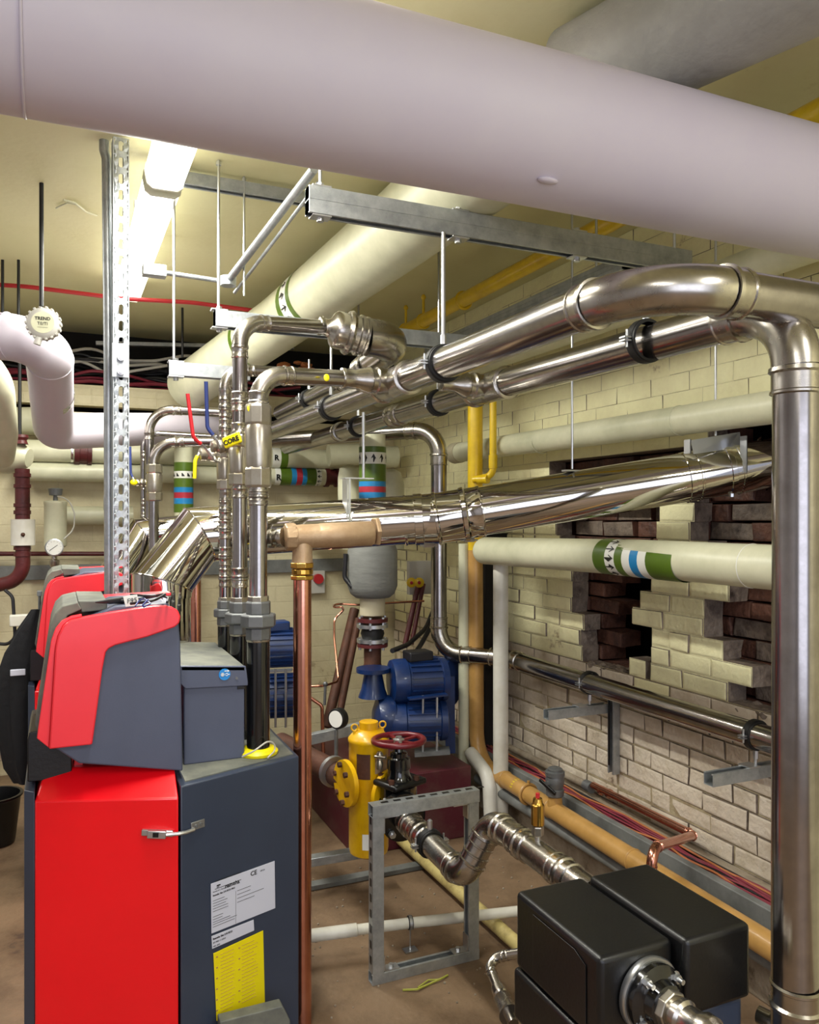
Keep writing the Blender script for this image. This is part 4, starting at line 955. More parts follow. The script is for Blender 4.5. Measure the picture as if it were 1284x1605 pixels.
def slot_post(name, label, base, ztop, wd=.055, pitch=.065, deep=.055, cat='post'):
    t = thing(name, label, cat, base); b = Vector(base); f = V((SN * 0 + .04, -1, 0)).normalized(); u = V((1, .04, 0)).normalized()
    n = int((ztop - b.z) / pitch); bm = NB(); slotted(bm, b + V((0, 0, 0)), u, V((0, 0, 1)), None, wd, 0, pitch, n, .034, .016, pitch / 2)
    bmesh.ops.remove_doubles(bm, verts=bm.verts, dist=.0004)
    o = part('slotted_face', bm, 'galv', t, smooth=False); s = o.modifiers.new('s', 'SOLIDIFY'); s.thickness = .003; s.offset = 0
    bm = NB(); h = n * pitch
    for k in (-1, 1): box(bm, b + u * (k * (wd / 2 + .001)) - f * (deep / 2) + V((0, 0, h / 2)), (.003, deep, h), rotto(u)); box(bm, b + u * (k * (wd / 2 - .006)) - f * deep + V((0, 0, h / 2)), (.012, .003, h), rotto(u))
    part('channel_sides', bm, 'galv', t, smooth=False)
    return t, b, u, f
q = P(190, 900, 2.61)
pt, b, u_, f_ = slot_post('perforated_post', 'tall slotted galvanised post between the two boilers', (q.x, q.y, 0), ZC, .045, .0535)
bm = NB(); q = P(189, 565, 2.60); box(bm, q, (.053, .005, .11), rotto(u_)); sp = part('splice_plate', bm, 'galv', pt, bevel=.001, smooth=False)
for py in (561, 583):
    bm = NB(); q = P(189, py, 2.597); cyl(bm, q + f_ * .012, q - f_ * .002, .011); cyl(bm, q + f_ * .016, q, .007, 6); part('bolt', bm, 'zinc', sp)
t = thing('steel_conduit', 'galvanised conduit running down beside the tall slotted post', 'conduit', P(170, 1000, 2.66))
bm = NB(); sweep(bm, [P(173, 1565, 2.68), P(170, 560, 2.66), P(167, 250, 2.66), P(163, 236, 2.66), V((P(163, 190, 2.66).x, P(163, 190, 2.66).y, ZC))], .0155, 16); part('pipe', bm, 'galv', t)
bm = NB(); q = P(171.5, 800, 2.67); lathe(bm, q, (0, 0, 1), [(0, .0155), (.001, .0185), (.05, .0185), (.051, .0155)], 16); part('coupler', bm, 'galv', t)
# ================================================================== right wall services
vx = P(688, 800, 4.3)
pw = [P(428, 690, 4.75), P(640, 674, 4.42), V((vx.x, vx.y, P(688, 676, 4.3).z)), V((vx.x, vx.y, .862)), V((2.135, 3.56, .862)), V((2.15, 1.3, .862))]
pw = [pw[0], V((vx.x, vx.y, 2.065)), pw[3], pw[4], pw[5]]
tw = pipe_run('stainless_pipe', pw, .043, 'steel', 'stainless pipe dropping behind the flue and running along the brick wall on brackets', 'pipe', br=.13, sock=.06)
for q_, lab in ((2.90, 'rubber-lined clamp on the wall pipe over the upper strut bracket'), (1.985, 'rubber-lined clamp on the wall pipe over the right-hand strut bracket')):
    clamp(lab, (2.149, q_, .862), (0, 1, 0), .043, .765, 'rubber-lined clamps holding the low wall pipe', down=True)
def wall_bracket(label, y, z, full):
    t = thing('wall_bracket', label, 'bracket', (2.28, y, z))
    bm = NB(); strut_bm(bm, (1.94, y, z), (2.262, y, z), .041, .041, True); part('arm', bm, 'galv', t, smooth=False, bevel=.001)
    bm = NB(); box(bm, (2.12, y, z + .023), (.05, .05, .005)); part('square_washer', bm, 'zinc', t, smooth=False)
    if full:
        bm = NB(); strut_bm(bm, (2.279, y - .03, z - .29), (2.279, y - .03, z + .10), .041, .036, True, upish=(-1, 0, 0)); part('upright', bm, 'galv', t, smooth=False, bevel=.001)
        bm = NB(); box(bm, (2.253, y - .03, z - .10), (.002, .010, .30)); part('slot', bm, 'black', t, smooth=False)
wall_bracket('galvanised strut bracket with an upright on the brick wall under the low wall pipe', 2.93, .735, True)
wall_bracket('galvanised strut arm bracket half hidden behind the tall drop pipe', 1.985, .74, False)
# banded insulated pipe
t = thing('insulated_pipe', 'thick cream insulated pipe with green, white and blue bands in front of the brick wall', 'pipe', (1.99, 1.3, 1.39))
RG = .069; za, zb_ = 1.421, 1.443
bm = NB(); pth, _ = fillet([V((1.99, 1.3, 1.443)), V((1.99, 3.585, za)), V((1.99, 3.60, 1.33))], .1); sweep(bm, [V((1.99, 1.3, 1.443)), V((1.99, 2.4, 1.441)), V((1.99, 3.55, za))], RG, 36); sphere(bm, (1.99, 3.55, za), RG * .995, (1, .9, 1), 32); part('jacket', bm, 'cream', t)
ax = V((0, -1, -.002)).normalized()
def yof(px): return VX(px, 880, 1.95).y
ya_, yb_ = yof(938), yof(1062); o = V((1.99, ya_, 1.4385)); Lb = ya_ - yb_
seg = [(0, .17, 'green'), (.17, .3, 'whiteb'), (.3, .4, 'green'), (.4, .5, 'whiteb'), (.5, .6, 'blueb'), (.6, .7, 'whiteb'), (.7, 1.0, 'green')]
for a_, b_, m in seg: band(t, {'green': 'green_band', 'whiteb': 'white_band', 'blueb': 'blue_band'}[m], o, ax, a_ * Lb, b_ * Lb, RG + .0015, m)
bm = NB()
for k in range(-4, 5): cyl_poly(bm, o, ax, (-1, 0, 0), RG + .003, arrow(.235 * Lb, k * .036, .05, .028, 1))
part('flow_arrow', bm, 'ink', t, smooth=False)
bm = NB(); torus(bm, (1.99, 1.85, 1.442), (0, 1, 0), RG, .0016, 32, 6); part('seam_tape', bm, 'whiteb', t)
# yellow vertical gas pipe
g0 = P(745, 900, 4.24); RT = .040
t = thing('gas_pipe', 'yellow gas main coming down the corner and running low along the wall, tan lower down', 'pipe', (1.95, 1.4, .28))
bm = NB(); cyl(bm, (g0.x, g0.y, zf(862, 4.24)), (g0.x, g0.y, zf(600, 4.24)), RT, 28); part('yellow_pipe', bm, 'yellow', t)
tp = [V((g0.x, g0.y, zf(862, 4.24))), V((g0.x, g0.y, .285)), V((1.955, 3.45, .285)), V((1.955, 1.3, .30))]
tp = [tp[0], V((g0.x + .01, g0.y, .29)), V((1.955, 1.3, .30))]
pth, bd = fillet(tp, .16, 12); bm = NB(); sweep(bm, pth, RT, 28); part('tan_pipe', bm, 'tan', t, 'tan painted lower run')
gx = lambda y: 1.955 + (y - 1.3) * (g0.x + .01 - 1.955) / (g0.y - 1.3)
for y in (3.42, 3.0, 2.42):
    bm = NB(); torus(bm, (gx(y), y, .29 + (3.7 - y) * .004), (0, 1, 0), RT, .004, 28, 8); part('weld_bead', bm, 'tan', t)
bm = NB(); torus(bm, (gx(3.2), 3.2, .292), (0, 1, 0), RT + .006, .007, 28, 8); cyl(bm, (gx(3.2), 3.2, .335), (gx(3.2), 3.2, .355), .007); part('split_ring', bm, 'tan', t)
YV = 2.97; XV = gx(YV)
bm = NB(); lathe(bm, (XV, YV, .30), (0, 0, 1), [(0, .034), (.03, .033), (.062, .029)], 24); part('tee_branch', bm, 'tan', t)
bm = NB()
for k in range(-2, 3): cyl_poly(bm, V((gx(3.3), 3.3, .291)), V((0, -1, 0)), (-.6, -.1, .8), RT + .0012, arrow(0, k * .014, .02, .01, 1))
part('yellow_sticker', bm, 'yel', t, smooth=False)
# grey gas valve above the tee
t = thing('gas_valve', 'grey cast valve with a black lever on top of the tan gas pipe', 'valve', (XV, YV, .36))
bm = NB(); lathe(bm, (XV, YV, .36), (0, 0, 1), [(0, .036), (.004, .04), (.03, .04), (.034, .034), (.046, .038), (.075, .042), (.09, .038)], 20); part('body', bm, 'malle', t)
bm = NB(); lathe(bm, (XV, YV, .45), (0, 0, 1), [(0, .043), (.018, .043), (.022, .033), (.03, .033), (.036, .022)], 20); part('cap', bm, 'malle', t)
bm = NB(); cyl(bm, (XV - .055, YV - .01, .42), (XV, YV, .42), .013); part('stem', bm, 'malle', t)
bm = NB(); bar(bm, (XV - .06, YV + .03, .43), (XV - .045, YV - .07, .395), .010, .016); part('lever', bm, 'black', t, bevel=.003)
# thin yellow pipe with bend into the main
t = thing('yellow_gas_branch', 'thin yellow gas branch beside the yellow main, bending into it', 'pipe', P(760, 748, 3.95))
bm = NB(); tube(bm, [P(773, 600, 4.15), P(773, 746, 4.15), P(742, 752, 4.2)], .0185, .05); part('pipe', bm, 'yellow', t)
bm = NB(); q = P(773, 724, 4.15); lathe(bm, q - V((0, 0, .035)), (0, 0, 1), [(0, .0185), (.001, .0225), (.07, .0225), (.071, .0185)]); part('socket', bm, 'yellow', t)
bm = NB(); lathe(bm, P(765, 751, 4.15), P(745, 752, 4.2) - P(765, 751, 4.15), [(0, .023), (.02, .024), (.022, .019), (.04, .024), (.06, .024)]); part('socket', bm, 'yellow', t)
# pale verticals in the corner
for px, r_, d, m, l, y0_, y1_ in ((727, .028, 4.25, 'cream', 'slim pale pipe standing left of the tan gas main', 852, 1200), (785, .038, 4.0, 'wpipe', 'thick pale grey pipe standing right of the tan gas main', 872, 1290)):
    t = thing('vertical_pipe', l, 'pipe', P(px, 1290, d)); bm = NB(); a_ = P(px, 1000, d); cyl(bm, (a_.x, a_.y, 0 if px > 760 else .05), (a_.x, a_.y, zf(y0_, d)), r_, 24); part('jacket', bm, m, t)
single('vertical_pipe', tube(NB(), [P(770, 1300, 3.95), P(767, 1218, 3.98), P(738, 1180, 4.2)], .035), 'wpipe', 'short bent pale pipe low behind the tan gas elbow', 'pipe')
bm = NB(); a_ = P(775, 1000, 4.45); box2(bm, (a_.x - .07, a_.y - .02, .1), (a_.x + .09, a_.y + .06, 1.5)); single('dark_trunking', bm, 'void', 'dark open vertical duct behind the gas main in the corner', 'trunking', bevel=.004)
# trunking with cables on the kerb
t = thing('cable_trunking', 'long dented grey metal trunking along the foot of the brick wall', 'trunking', (2.1, 1.3, .2))
bm = NB(); box2(bm, (2.085, 1.3, .235), (2.118, 4.9, .335)); part('tray', bm, 'greym', t, bevel=.004)
bm = NB(); box2(bm, (2.118, 1.3, .301), (2.21, 4.9, .305)); part('tray_base', bm, 'greym', t)
cab = []
for k in range(12):
    x0 = 2.128 + (k % 6) * .0135; z0_ = .309 + (k // 6) * .009; pts = []
    for i in range(26):
        y = 1.32 + i * .14; pts.append(V((x0 + random.uniform(-.02, .02), y, z0_ + random.uniform(0, .014))))
    bm = NB(); sweep(bm, fillet(pts, .3, 3)[0], .0042, 6)
    m = 'cabler' if k % 4 != 3 else ('cableo' if k % 3 else 'cableb')
    single('cable', bm, m, {'cabler': 'crimson cable in the loose bundle lying in the trunking along the wall', 'cableo': 'orange cable in the loose bundle lying in the trunking along the wall', 'cableb': 'black cable in the loose bundle lying in the trunking along the wall'}[m], 'cable', 'loose cables in the wall trunking, %s ones' % {'cabler': 'crimson', 'cableo': 'orange', 'cableb': 'black'}[m])
bm = NB(); tube(bm, [(2.215, 1.32, .315), (2.22, 2.4, .31), (2.21, 3.4, .312), (2.22, 4.8, .31)], .008, 1); single('cable', bm, 'cableb', 'thick black cable lying nearest the brick wall behind the crimson cables', 'cable')
# grey pipe then copper along the wall
t = thing('wall_pipe', 'dusty grey pipe on the ledge at the wall foot, joined to the copper pipe', 'pipe', (2.25, 2.9, .40))
bm = NB(); tube(bm, [VX(800, 1172, 2.25), VX(925, 1233, 2.25)], .018); part('pipe', bm, 'conc', t)
bm = NB(); q = VX(918, 1230, 2.25); cyl(bm, q, q + V((0, -.05, 0)), .025); part('coupling', bm, 'malle', t)
cp = [VX(930, 1231, 2.25), VX(1088, 1309, 2.22), P(1022, 1330, 2.62), P(1021, 1400, 2.62)]
t = pipe_run('copper_pipe', cp, .0165, 'copper', 'copper pipe along the wall foot turning out and down behind the black casing', 'pipe', br=.045, fit='copper', sock=.012, fitname='solder_elbow')
for q_ in (VX(945, 1240, 2.25), VX(957, 1245, 2.25)):
    bm = NB(); lathe(bm, q_, (0, 1, 0), [(0, .0165), (.002, .021), (.014, .021), (.016, .0165)]); part('coupling', bm, 'copper', t)
# grey pipe under the tan main
single('low_grey_pipe', tube(NB(), [(2.03, 3.7, .215), (2.03, 1.3, .215)], .028), 'greym', 'dusty grey pipe running low behind the tan gas main', 'pipe')
# ================================================================== strut frame on the floor
YF = 2.55
lx, rx = VY(590, 1500, YF).x, VY(739, 1480, YF).x; ztf = zf(1262, 2.74)
t = thing('floor_stand', 'free-standing rectangular frame of slotted galvanised strut on the floor', 'frame', (lx, YF, 0))
def strut_box(bm, a, b, w_, up=(0, 1, 0)): strut_bm(bm, a, b, w_, w_, True, upish=up)
bm = NB(); strut_bm(bm, (lx, YF, .035), (lx, YF, ztf - .035), .041, .041, True, upish=(1, 0, 0)); part('leg', bm, 'galv', t, smooth=False, bevel=.001)
bm = NB(); strut_bm(bm, (rx, YF, .035), (rx, YF, ztf - .035), .041, .041, True, upish=(-1, 0, 0)); part('leg', bm, 'galv', t, smooth=False, bevel=.001)
bm = NB(); strut_bm(bm, (lx - .022, YF, .018), (rx + .022, YF, .018), .041, .036, True); part('base_rail', bm, 'galv', t, smooth=False, bevel=.001)
bm = NB(); strut_bm(bm, (lx - .022, YF, ztf - .015), (rx + .022, YF, ztf - .015), .046, .044, False); tr = part('top_rail', bm, 'galv', t, smooth=False, bevel=.001)
bm = NB()
for i in range(9): x = lx + .03 + i * .047; box(bm, (x, YF, ztf + .0075), (.026, .013, .0012))
part('slots', bm, 'black', tr, smooth=False)
bm = NB()
for i in range(10): box(bm, (lx - .0212, YF, .08 + i * .053), (.0012, .013, .026))
part('slots', bm, 'black', t, smooth=False)
for x, s in ((lx + .02, 1), (rx - .02, -1)):
    bm = NB(); box(bm, (x + s * .03, YF, .0385), (.06, .036, .004)); box(bm, (x + s * .003, YF, .065), (.004, .036, .055)); cyl(bm, (x + s * .035, YF, .04), (x + s * .035, YF, .05), .009, 6); part('angle_bracket', bm, 'zinc', t, smooth=False)
    bm = NB(); box(bm, (x + s * .03, YF, ztf - .04), (.06, .036, .004)); box(bm, (x + s * .003, YF, ztf - .066), (.004, .036, .055)); part('angle_bracket', bm, 'zinc', t, smooth=False)
# stainless pump header with S bend
ZH = .482
hp = [V((1.185, 2.80, ZH)), V((1.185, 2.24, ZH)), V((1.255, 2.30, .645)), V((1.235, 1.60, .625))]
hp = [P(634, 1283, 2.90), P(728, 1374, 2.50), P(772, 1288, 2.50), P(930, 1403, 2.04)]
th = pipe_run('stainless_pipe', hp, .040, 'steel_fit', 'stainless pump pipe with an S-bend passing through the strut frame', 'pipe', br=.055, sock=.035, seg=28)
for a_, b_, f in ((0, 1, .12), (0, 1, .3), (2, 3, .34), (2, 3, .75)):
    bm = NB(); ax = (hp[b_] - hp[a_]).normalized(); q = hp[a_].lerp(hp[b_], f); socket(bm, q, ax, .040, .04); socket(bm, q, -ax, .040, .04); part('press_coupling', bm, 'steel_fit', th)
ax = (hp[1] - hp[0]).normalized()
clamp('rubber-lined clamp hanging the pump pipe inside the strut frame', hp[0].lerp(hp[1], .46), ax, .041, ztf - .04, None)
# air vent on header
q = hp[2].lerp(hp[3], .5) + V((0, 0, .035)); t = thing('air_vent', 'small brass air vent with a red cap standing on the pump pipe', 'valve', q)
bm = NB(); cyl(bm, q, q + V((0, 0, .02)), .008); nb = q + V((0, 0, .02)); part('nipple', bm, 'zinc', t)
nutpart('hexagon_base', q + V((0, 0, .034)), (0, 0, 1), .018, .028, 'nickel', t, 6)
bm = NB(); lathe(bm, q + V((0, 0, .048)), (0, 0, 1), [(0, .012), (.004, .019), (.06, .019), (.064, .015), (.078, .013), (.08, .008)], 20); part('brass_body', bm, 'brass', t)
bm = NB(); cyl(bm, q + V((0, 0, .128)), q + V((0, 0, .14)), .006, 12); part('red_cap', bm, 'redc', t)
# black insulating casing
t = thing('pump_casing', 'large black moulded two-part insulating casing at the bottom right', 'pump casing', (1.2, 1.45, 0))
bm = NB(); prism(bm, [(1.0, 1.316, .525), (1.19, 1.316, .525), (1.19, 1.64, .525), (1.0, 1.64, .525)], (0, 0, .18)); sh = part('left_shell', bm, 'black', t, bevel=.012)
bm = NB(); prism(bm, [(.9988, 1.36, .54), (.9988, 1.36, .67), (.9988, 1.40, .685), (.9988, 1.56, .685), (.9988, 1.56, .54)], (-.0018, 0, 0)); part('raised_panel', bm, 'black', sh, bevel=.001)
bm = NB(); prism(bm, [(1.192, 1.282, .555), (1.375, 1.282, .555), (1.375, 1.615, .555), (1.192, 1.615, .555)], (0, 0, .162)); part('right_shell', bm, 'black', t, bevel=.012)
bm = NB(); box2(bm, (.996, 1.31, .40), (1.19, 1.645, .522)); part('lower_shell', bm, 'black', t, bevel=.01)
bm = NB(); box2(bm, (1.18, 1.30, .40), (1.37, 1.60, .552)); part('lower_shell', bm, 'slate2', t, bevel=.01)
bm = NB(); box2(bm, (1.05, 1.36, 0), (1.30, 1.56, .40)); part('stand', bm, 'slate2', t, bevel=.004)
# flange in front
c = V((1.118, 1.316, .612)); t = thing('pump_flange', 'round steel-rimmed black flange with bolts on the front of the black casing', 'flange', c)
n = V((0.06, -1, 0)).normalized()
bm = NB(); lathe(bm, c, n, [(0, .074), (.012, .076), (.016, .074), (.016, .065)], 48); part('steel_rim', bm, 'zinc', t)
bm = NB(); lathe(bm, c + n * .014, n, [(0, .070), (.018, .069), (.022, .06), (.026, .046), (.045, .042), (.05, .03)], 48); part('black_flange', bm, 'blackm', t)
for k in range(4):
    a = PI * (.14 + .5 * k) + .2; u0, v0, _ = basis(n); q = c + (u0 * math.cos(a) + v0 * math.sin(a)) * .058 + n * .034
    bm = NB(); cyl(bm, q, q + n * .011, .0095, 6); cyl(bm, q + n * .01, q + n * .022, .0055, 10); lathe(bm, q - n * .002, n, [(0, .013), (.002, .013)], 16); part('bolt', bm, 'zinc', t)
q = c + n * .055
t = thing('stainless_stub', 'short stainless pipe with beads coming forward out of the black flange', 'pipe', q)
d_ = V((.10, -1, -.02)).normalized(); bm = NB(); lathe(bm, q - n * .01, d_, [(0, .03), (.012, .033), (.022, .033), (.026, .028), (.04, .028), (.044, .035), (.056, .036), (.062, .03), (.09, .032), (.1, .038), (.12, .038), (.125, .034), (.2, .034)], 32); part('fitting', bm, 'steel_fit', t)
nutpart('hexagon_end', q + d_ * .012, d_, .038, .02, 'nickel', t, 8)
# fitting at far right foot
t = thing('pipe_union', 'steel union low between the black casing and the tall drop pipe', 'pipe fitting', P(1200, 1598, 1.75)); bm = NB(); q = P(1215, 1592, 1.75); lathe(bm, P(1190, 1590, 1.8), (.3, -1, 0), [(0, .02), (.03, .02), (.032, .028), (.05, .028), (.052, .018), (.1, .018)]); part('fitting', bm, 'steel_fit', t)
# small stainless pipe beside casing
t = pipe_run('small_stainless_pipe', [P(815, 1494, 2.3), P(762, 1502, 2.35), P(785, 1560, 2.2), P(805, 1605, 2.1)], .014, 'steel_fit', 'small stainless pipe with beaded elbow left of the black casing', 'pipe', br=.03, sock=.02)
bm = NB(); lathe(bm, P(780, 1548, 2.23), P(800, 1592, 2.12) - P(780, 1548, 2.23), [(0, .014), (.004, .02), (.03, .02), (.034, .016), (.045, .024), (.09, .024), (.11, .03)]); part('reducer', bm, 'steel_fit', t)
# white waste pipe and clip
t = thing('white_waste_pipe', 'white plastic waste pipe lying across behind the strut frame', 'pipe', P(640, 1447, 2.93)); bm = NB()
tube(bm, [P(455, 1471, 2.83), P(640, 1447, 2.93), P(840, 1425, 3.04)], .019); part('pipe', bm, 'wpipe', t)
bm = NB(); lathe(bm, P(560, 1457, 2.885), P(455, 1471, 2.83) - P(560, 1457, 2.885), [(0, .019), (.002, .0225), (.26, .0225)], 24); part('socket', bm, 'wpipe', t)
a_ = P(643, 1446, 2.932); ax = (P(840, 1425, 3.04) - P(455, 1471, 2.83)).normalized()
bm = NB(); lathe(bm, a_ - ax * .008, ax, [(0, .019), (0, .024), (.016, .024), (.016, .019)], 24, False); part('clip_lining', bm, 'rubber', t)
bm = NB(); lathe(bm, a_ - ax * .005, ax, [(0, .024), (0, .0255), (.01, .0255), (.01, .024)], 24, False); part('clip_band', bm, 'zinc', t)
bm = NB(); cyl(bm, a_ - V((0, 0, .02)), (a_.x, a_.y, .004), .003, 8); box(bm, (a_.x, a_.y, .004), (.05, .035, .004)); part('clip_stand', bm, 'zinc', t)
single('yellow_floor_pipe', tube(NB(), [(1.50, 3.9, .045), (1.535, 1.9, .045)], .026), 'worn', 'worn pale yellow pipe lying on the floor behind the strut frame', 'pipe')
# floor struts left
for a_, b_, l in ((P(470, 1352, 3.35), P(600, 1330, 3.45), 'galvanised strut just above the floor between copper riser and yellow vessel'), (VZ(470, 1392, .012), VZ(680, 1352, .012), 'dark dusty rail lying on the floor in front of the yellow vessel')):
    bm = NB(); bar(bm, a_, b_, .05, .035 if 'just' in l else .02); single('floor_rail', bm, 'galv' if 'just' in l else 'greym', l, 'rail', bevel=.002)
# floor bits
bm = NB(); pts = [VZ(630, 1553, .004), VZ(655, 1548, .008), VZ(672, 1541, .004), VZ(688, 1532, .01), VZ(700, 1528, .004)]; sweep(bm, fillet([p + V((random.uniform(-.006, .006), random.uniform(-.012, .012), 0)) for p in pts], .01)[0], .0035, 5); sweep(bm, [pts[1], pts[2] + V((.004, .012, .003)), pts[3] + V((-.004, -.012, 0))], .003, 5); single('green_scrap', bm, 'scrap', 'twisted green scrap on the floor in front of the strut frame', 'scrap')
bm = NB(); rn = random.Random(5)
for i in range(140):
    x, y = rn.uniform(.72, 1.9), rn.uniform(2.0, 3.4); q = bmesh.ops.create_icosphere(bm, subdivisions=1, radius=rn.uniform(.002, .006)); 
    for v in q['verts']: v.co += V((x, y, .002))
o = single('floor_debris', bm, 'conc', 'scattered crumbs of mortar and dust on the floor around the strut frame', 'debris'); o['kind'] = 'stuff'
# ================================================================== yellow vessel, gate valve
c = P(578, 1230, 3.1); zt_, zb2 = zf(1142, 3.1), zf(1338, 3.1)
t = thing('yellow_dirt_separator', 'upright yellow steel vessel with lifting eyes behind the red handwheel', 'vessel', (c.x, c.y, zb2))
RV = .077
bm = NB(); lathe(bm, (c.x, c.y, zb2), (0, 0, 1), [(0, RV * .7), (.012, RV * .95), (.03, RV), (zt_ - zb2 - .05, RV), (zt_ - zb2 - .045, RV * 1.04), (zt_ - zb2 - .035, RV * 1.04), (zt_ - zb2 - .03, RV), (zt_ - zb2 - .005, RV * .7), (zt_ - zb2, RV * .48), (zt_ - zb2 + .028, RV * .48), (zt_ - zb2 + .03, RV * .4)], 40); part('body', bm, 'yellowv', t)
for s in (-1, 1):
    bm = NB(); q = V((c.x + s * .058, c.y, zt_ - .008)); torus(bm, q + V((0, 0, .018)), (.3, 1, 0), .0125, .0035, 20, 8); cyl(bm, q - V((0, 0, .01)), q + V((0, 0, .006)), .006); part('lifting_eye', bm, 'yellowv', t)
q = V((c.x - RV, c.y, zf(1222, 3.1)))
bm = NB(); lathe(bm, q, (-1, -.15, 0), [(-.02, .05), (.008, .05), (.008, .088), (.026, .088), (.026, .04)], 40); part('flange', bm, 'yellowv', t)
for k in range(6):
    bm = NB(); a = k * PI / 3 + .3; p_ = q + V((-.03, math.cos(a) * .07, math.sin(a) * .07)); cyl(bm, p_, p_ + V((-.014, 0, 0)), .011, 6); part('bolt', bm, 'rust', t)
q = V((c.x + .03, c.y - RV * .8, zf(1235, 3.1)))
bm = NB(); lathe(bm, q, (.55, -1, 0), [(-.02, .05), (.02, .05), (.02, .088), (.036, .088), (.036, .05)], 40); part('flange', bm, 'yellowv', t)
bm = NB(); o_ = V((c.x, c.y, zf(1190, 3.1))); cyl_poly(bm, o_, (0, 0, 1), (-.6, -1, 0), RV + .001, [(.04, -.035), (.04, .02), (-.055, .02), (-.055, -.035)]); part('rating_plate', bm, 'rust', t, smooth=False)
bm = NB(); cyl_poly(bm, o_, (0, 0, 1), (.35, -1, 0), RV + .001, [(.03, -.03), (.03, .03), (-.035, .03), (-.035, -.03)]); part('rating_plate', bm, 'bronze', t, smooth=False)
bm = NB(); cyl_poly(bm, V((c.x, c.y, zf(1312, 3.1))), (0, 0, 1), (-.45, -1, 0), RV + .001, [(.04, -.02), (.04, .02), (-.02, .02), (-.02, -.02)]); part('white_sticker', bm, 'paperw', t, smooth=False)
# gate valve
g = P(625, 1160, 3.0); t = thing('gate_valve', 'black gate valve with a dark red spoked handwheel', 'valve', (g.x, g.y, .4))
bm = NB(); torus(bm, g, (0, .04, 1), .094, .0115, 48, 12); hw = part('handwheel_rim', bm, 'maroonw', t)
bm = NB()
for k in range(5):
    a = k * 2 * PI / 5 + .3; e = g + V((math.cos(a) * .092, math.sin(a) * .092, -.002)); bar(bm, g + V((0, 0, -.004)), e, .014, .007)
part('spokes', bm, 'maroonw', hw)
bm = NB(); lathe(bm, g - V((0, 0, .012)), (0, 0, 1), [(0, .02), (.016, .022), (.02, .012), (.026, .012)], 16); part('hub', bm, 'zinc', hw)
bm = NB(); zc = zf(1225, 3.0); lathe(bm, (g.x, g.y, zc), (0, 0, 1), [(0, .06), (.015, .05), (.03, .042), (.05, .04), (.052, .045), (.09, .043), (.095, .033), (.11, .033), (.115, .02), (g.z - zc, .012)], 28); part('bonnet', bm, 'blackm', t)
bm = NB(); box(bm, (g.x + .005, g.y, zc), (.165, .13, .024), Matrix.Rotation(.35, 3, 'Z')); part('bonnet_flange', bm, 'black', t, bevel=.01)
for dx_, dy_ in ((-.05, -.05), (.055, -.04), (.05, .05), (-.055, .04)):
    bm = NB(); hexa(bm, (g.x + dx_, g.y + dy_, zc + .01), (g.x + dx_, g.y + dy_, zc + .026), .011); part('bolt', bm, 'rust', t, smooth=False)
bm = NB(); lathe(bm, (g.x, g.y, zc - .16), (0, 0, 1), [(0, .035), (.03, .062), (.1, .07), (.15, .068)], 28); part('body', bm, 'blackm', t)
va = (hp[1] - hp[0]).normalized(); fq = hp[0] - va * .01
bm = NB(); lathe(bm, fq - va * .05, va, [(0, .04), (.02, .045), (.02, .088), (.04, .088), (.04, .06), (.043, .045), (.06, .043)], 40); part('flange', bm, 'blackm', t)
bm = NB(); lathe(bm, fq - va * .012, va, [(0, .088), (.016, .088), (.02, .05)], 40); part('flange', bm, 'blackm', t)
u0, v0, _ = basis(va)
for k in range(4):
    a = PI / 4 + k * PI / 2; q = fq + (u0 * math.cos(a) + v0 * math.sin(a)) * .07; bm = NB(); cyl(bm, q - va * .06, q + va * .03, .008, 10); cyl(bm, q + va * .008, q + va * .022, .013, 6); part('bolt', bm, 'zinc', t)
bm = NB(); q = fq - va * .05; lathe(bm, q, V((c.x, c.y, q.z)) - q, [(0, .045), (.03, .042), (.08, .05)], 28); part('body_neck', bm, 'blackm', t)
t = thing('drain_cock', 'small brass drain cock between the yellow vessel and the gate valve', 'valve', P(598, 1188, 3.0)); bm = NB(); lathe(bm, P(595, 1178, 3.0), (0, 0, -1), [(0, .008), (.01, .014), (.03, .014), (.032, .01), (.045, .016), (.065, .012)], 12); part('body', bm, 'nickel', t)
bm = NB(); cyl(bm, P(588, 1186, 3.0), P(605, 1188, 2.97), .006); part('handle', bm, 'nickel', t)
# pressure gauge left of vessel and rusty pipe
q = P(527, 1127, 3.25); t = thing('pressure_gauge', 'round gauge with a white dial beside the top of the yellow vessel', 'gauge', q)
n = V((-1.5, -1, .05)).normalized(); bm = NB(); lathe(bm, q, n, [(-.03, .03), (-.028, .042), (0, .042), (.003, .04), (.003, .036)], 32); part('case', bm, 'black', t)
bm = NB(); lathe(bm, q + n * .0032, n, [(0, .034), (.001, .034)], 32); part('dial', bm, 'dial', t)
bm = NB(); cyl(bm, q - V((0, 0, .045)), q - V((0, 0, .16)), .008); part('stem', bm, 'malle', t)
t = thing('rusty_pipe', 'rust-brown iron pipe entering the yellow vessel from the left', 'pipe', P(500, 1205, 3.3)); bm = NB(); tube(bm, [P(440, 1165, 3.6), P(505, 1200, 3.3), P(548, 1225, 3.12)], .048, .2); part('pipe', bm, 'rust', t)
bm = NB(); q = P(521, 1208, 3.22); lathe(bm, q, P(548, 1225, 3.12) - P(505, 1200, 3.3), [(0, .048), (0, .062), (.02, .062), (.02, .048)], 28); part('steel_clamp', bm, 'zinc', t)
bm = NB(); bar(bm, P(465, 1163, 3.6), P(566, 1140, 3.65), .04, .045); single('floor_rail', bm, 'galv', 'raised galvanised strut crossing behind the gauge left of the yellow vessel', 'rail', bevel=.001)
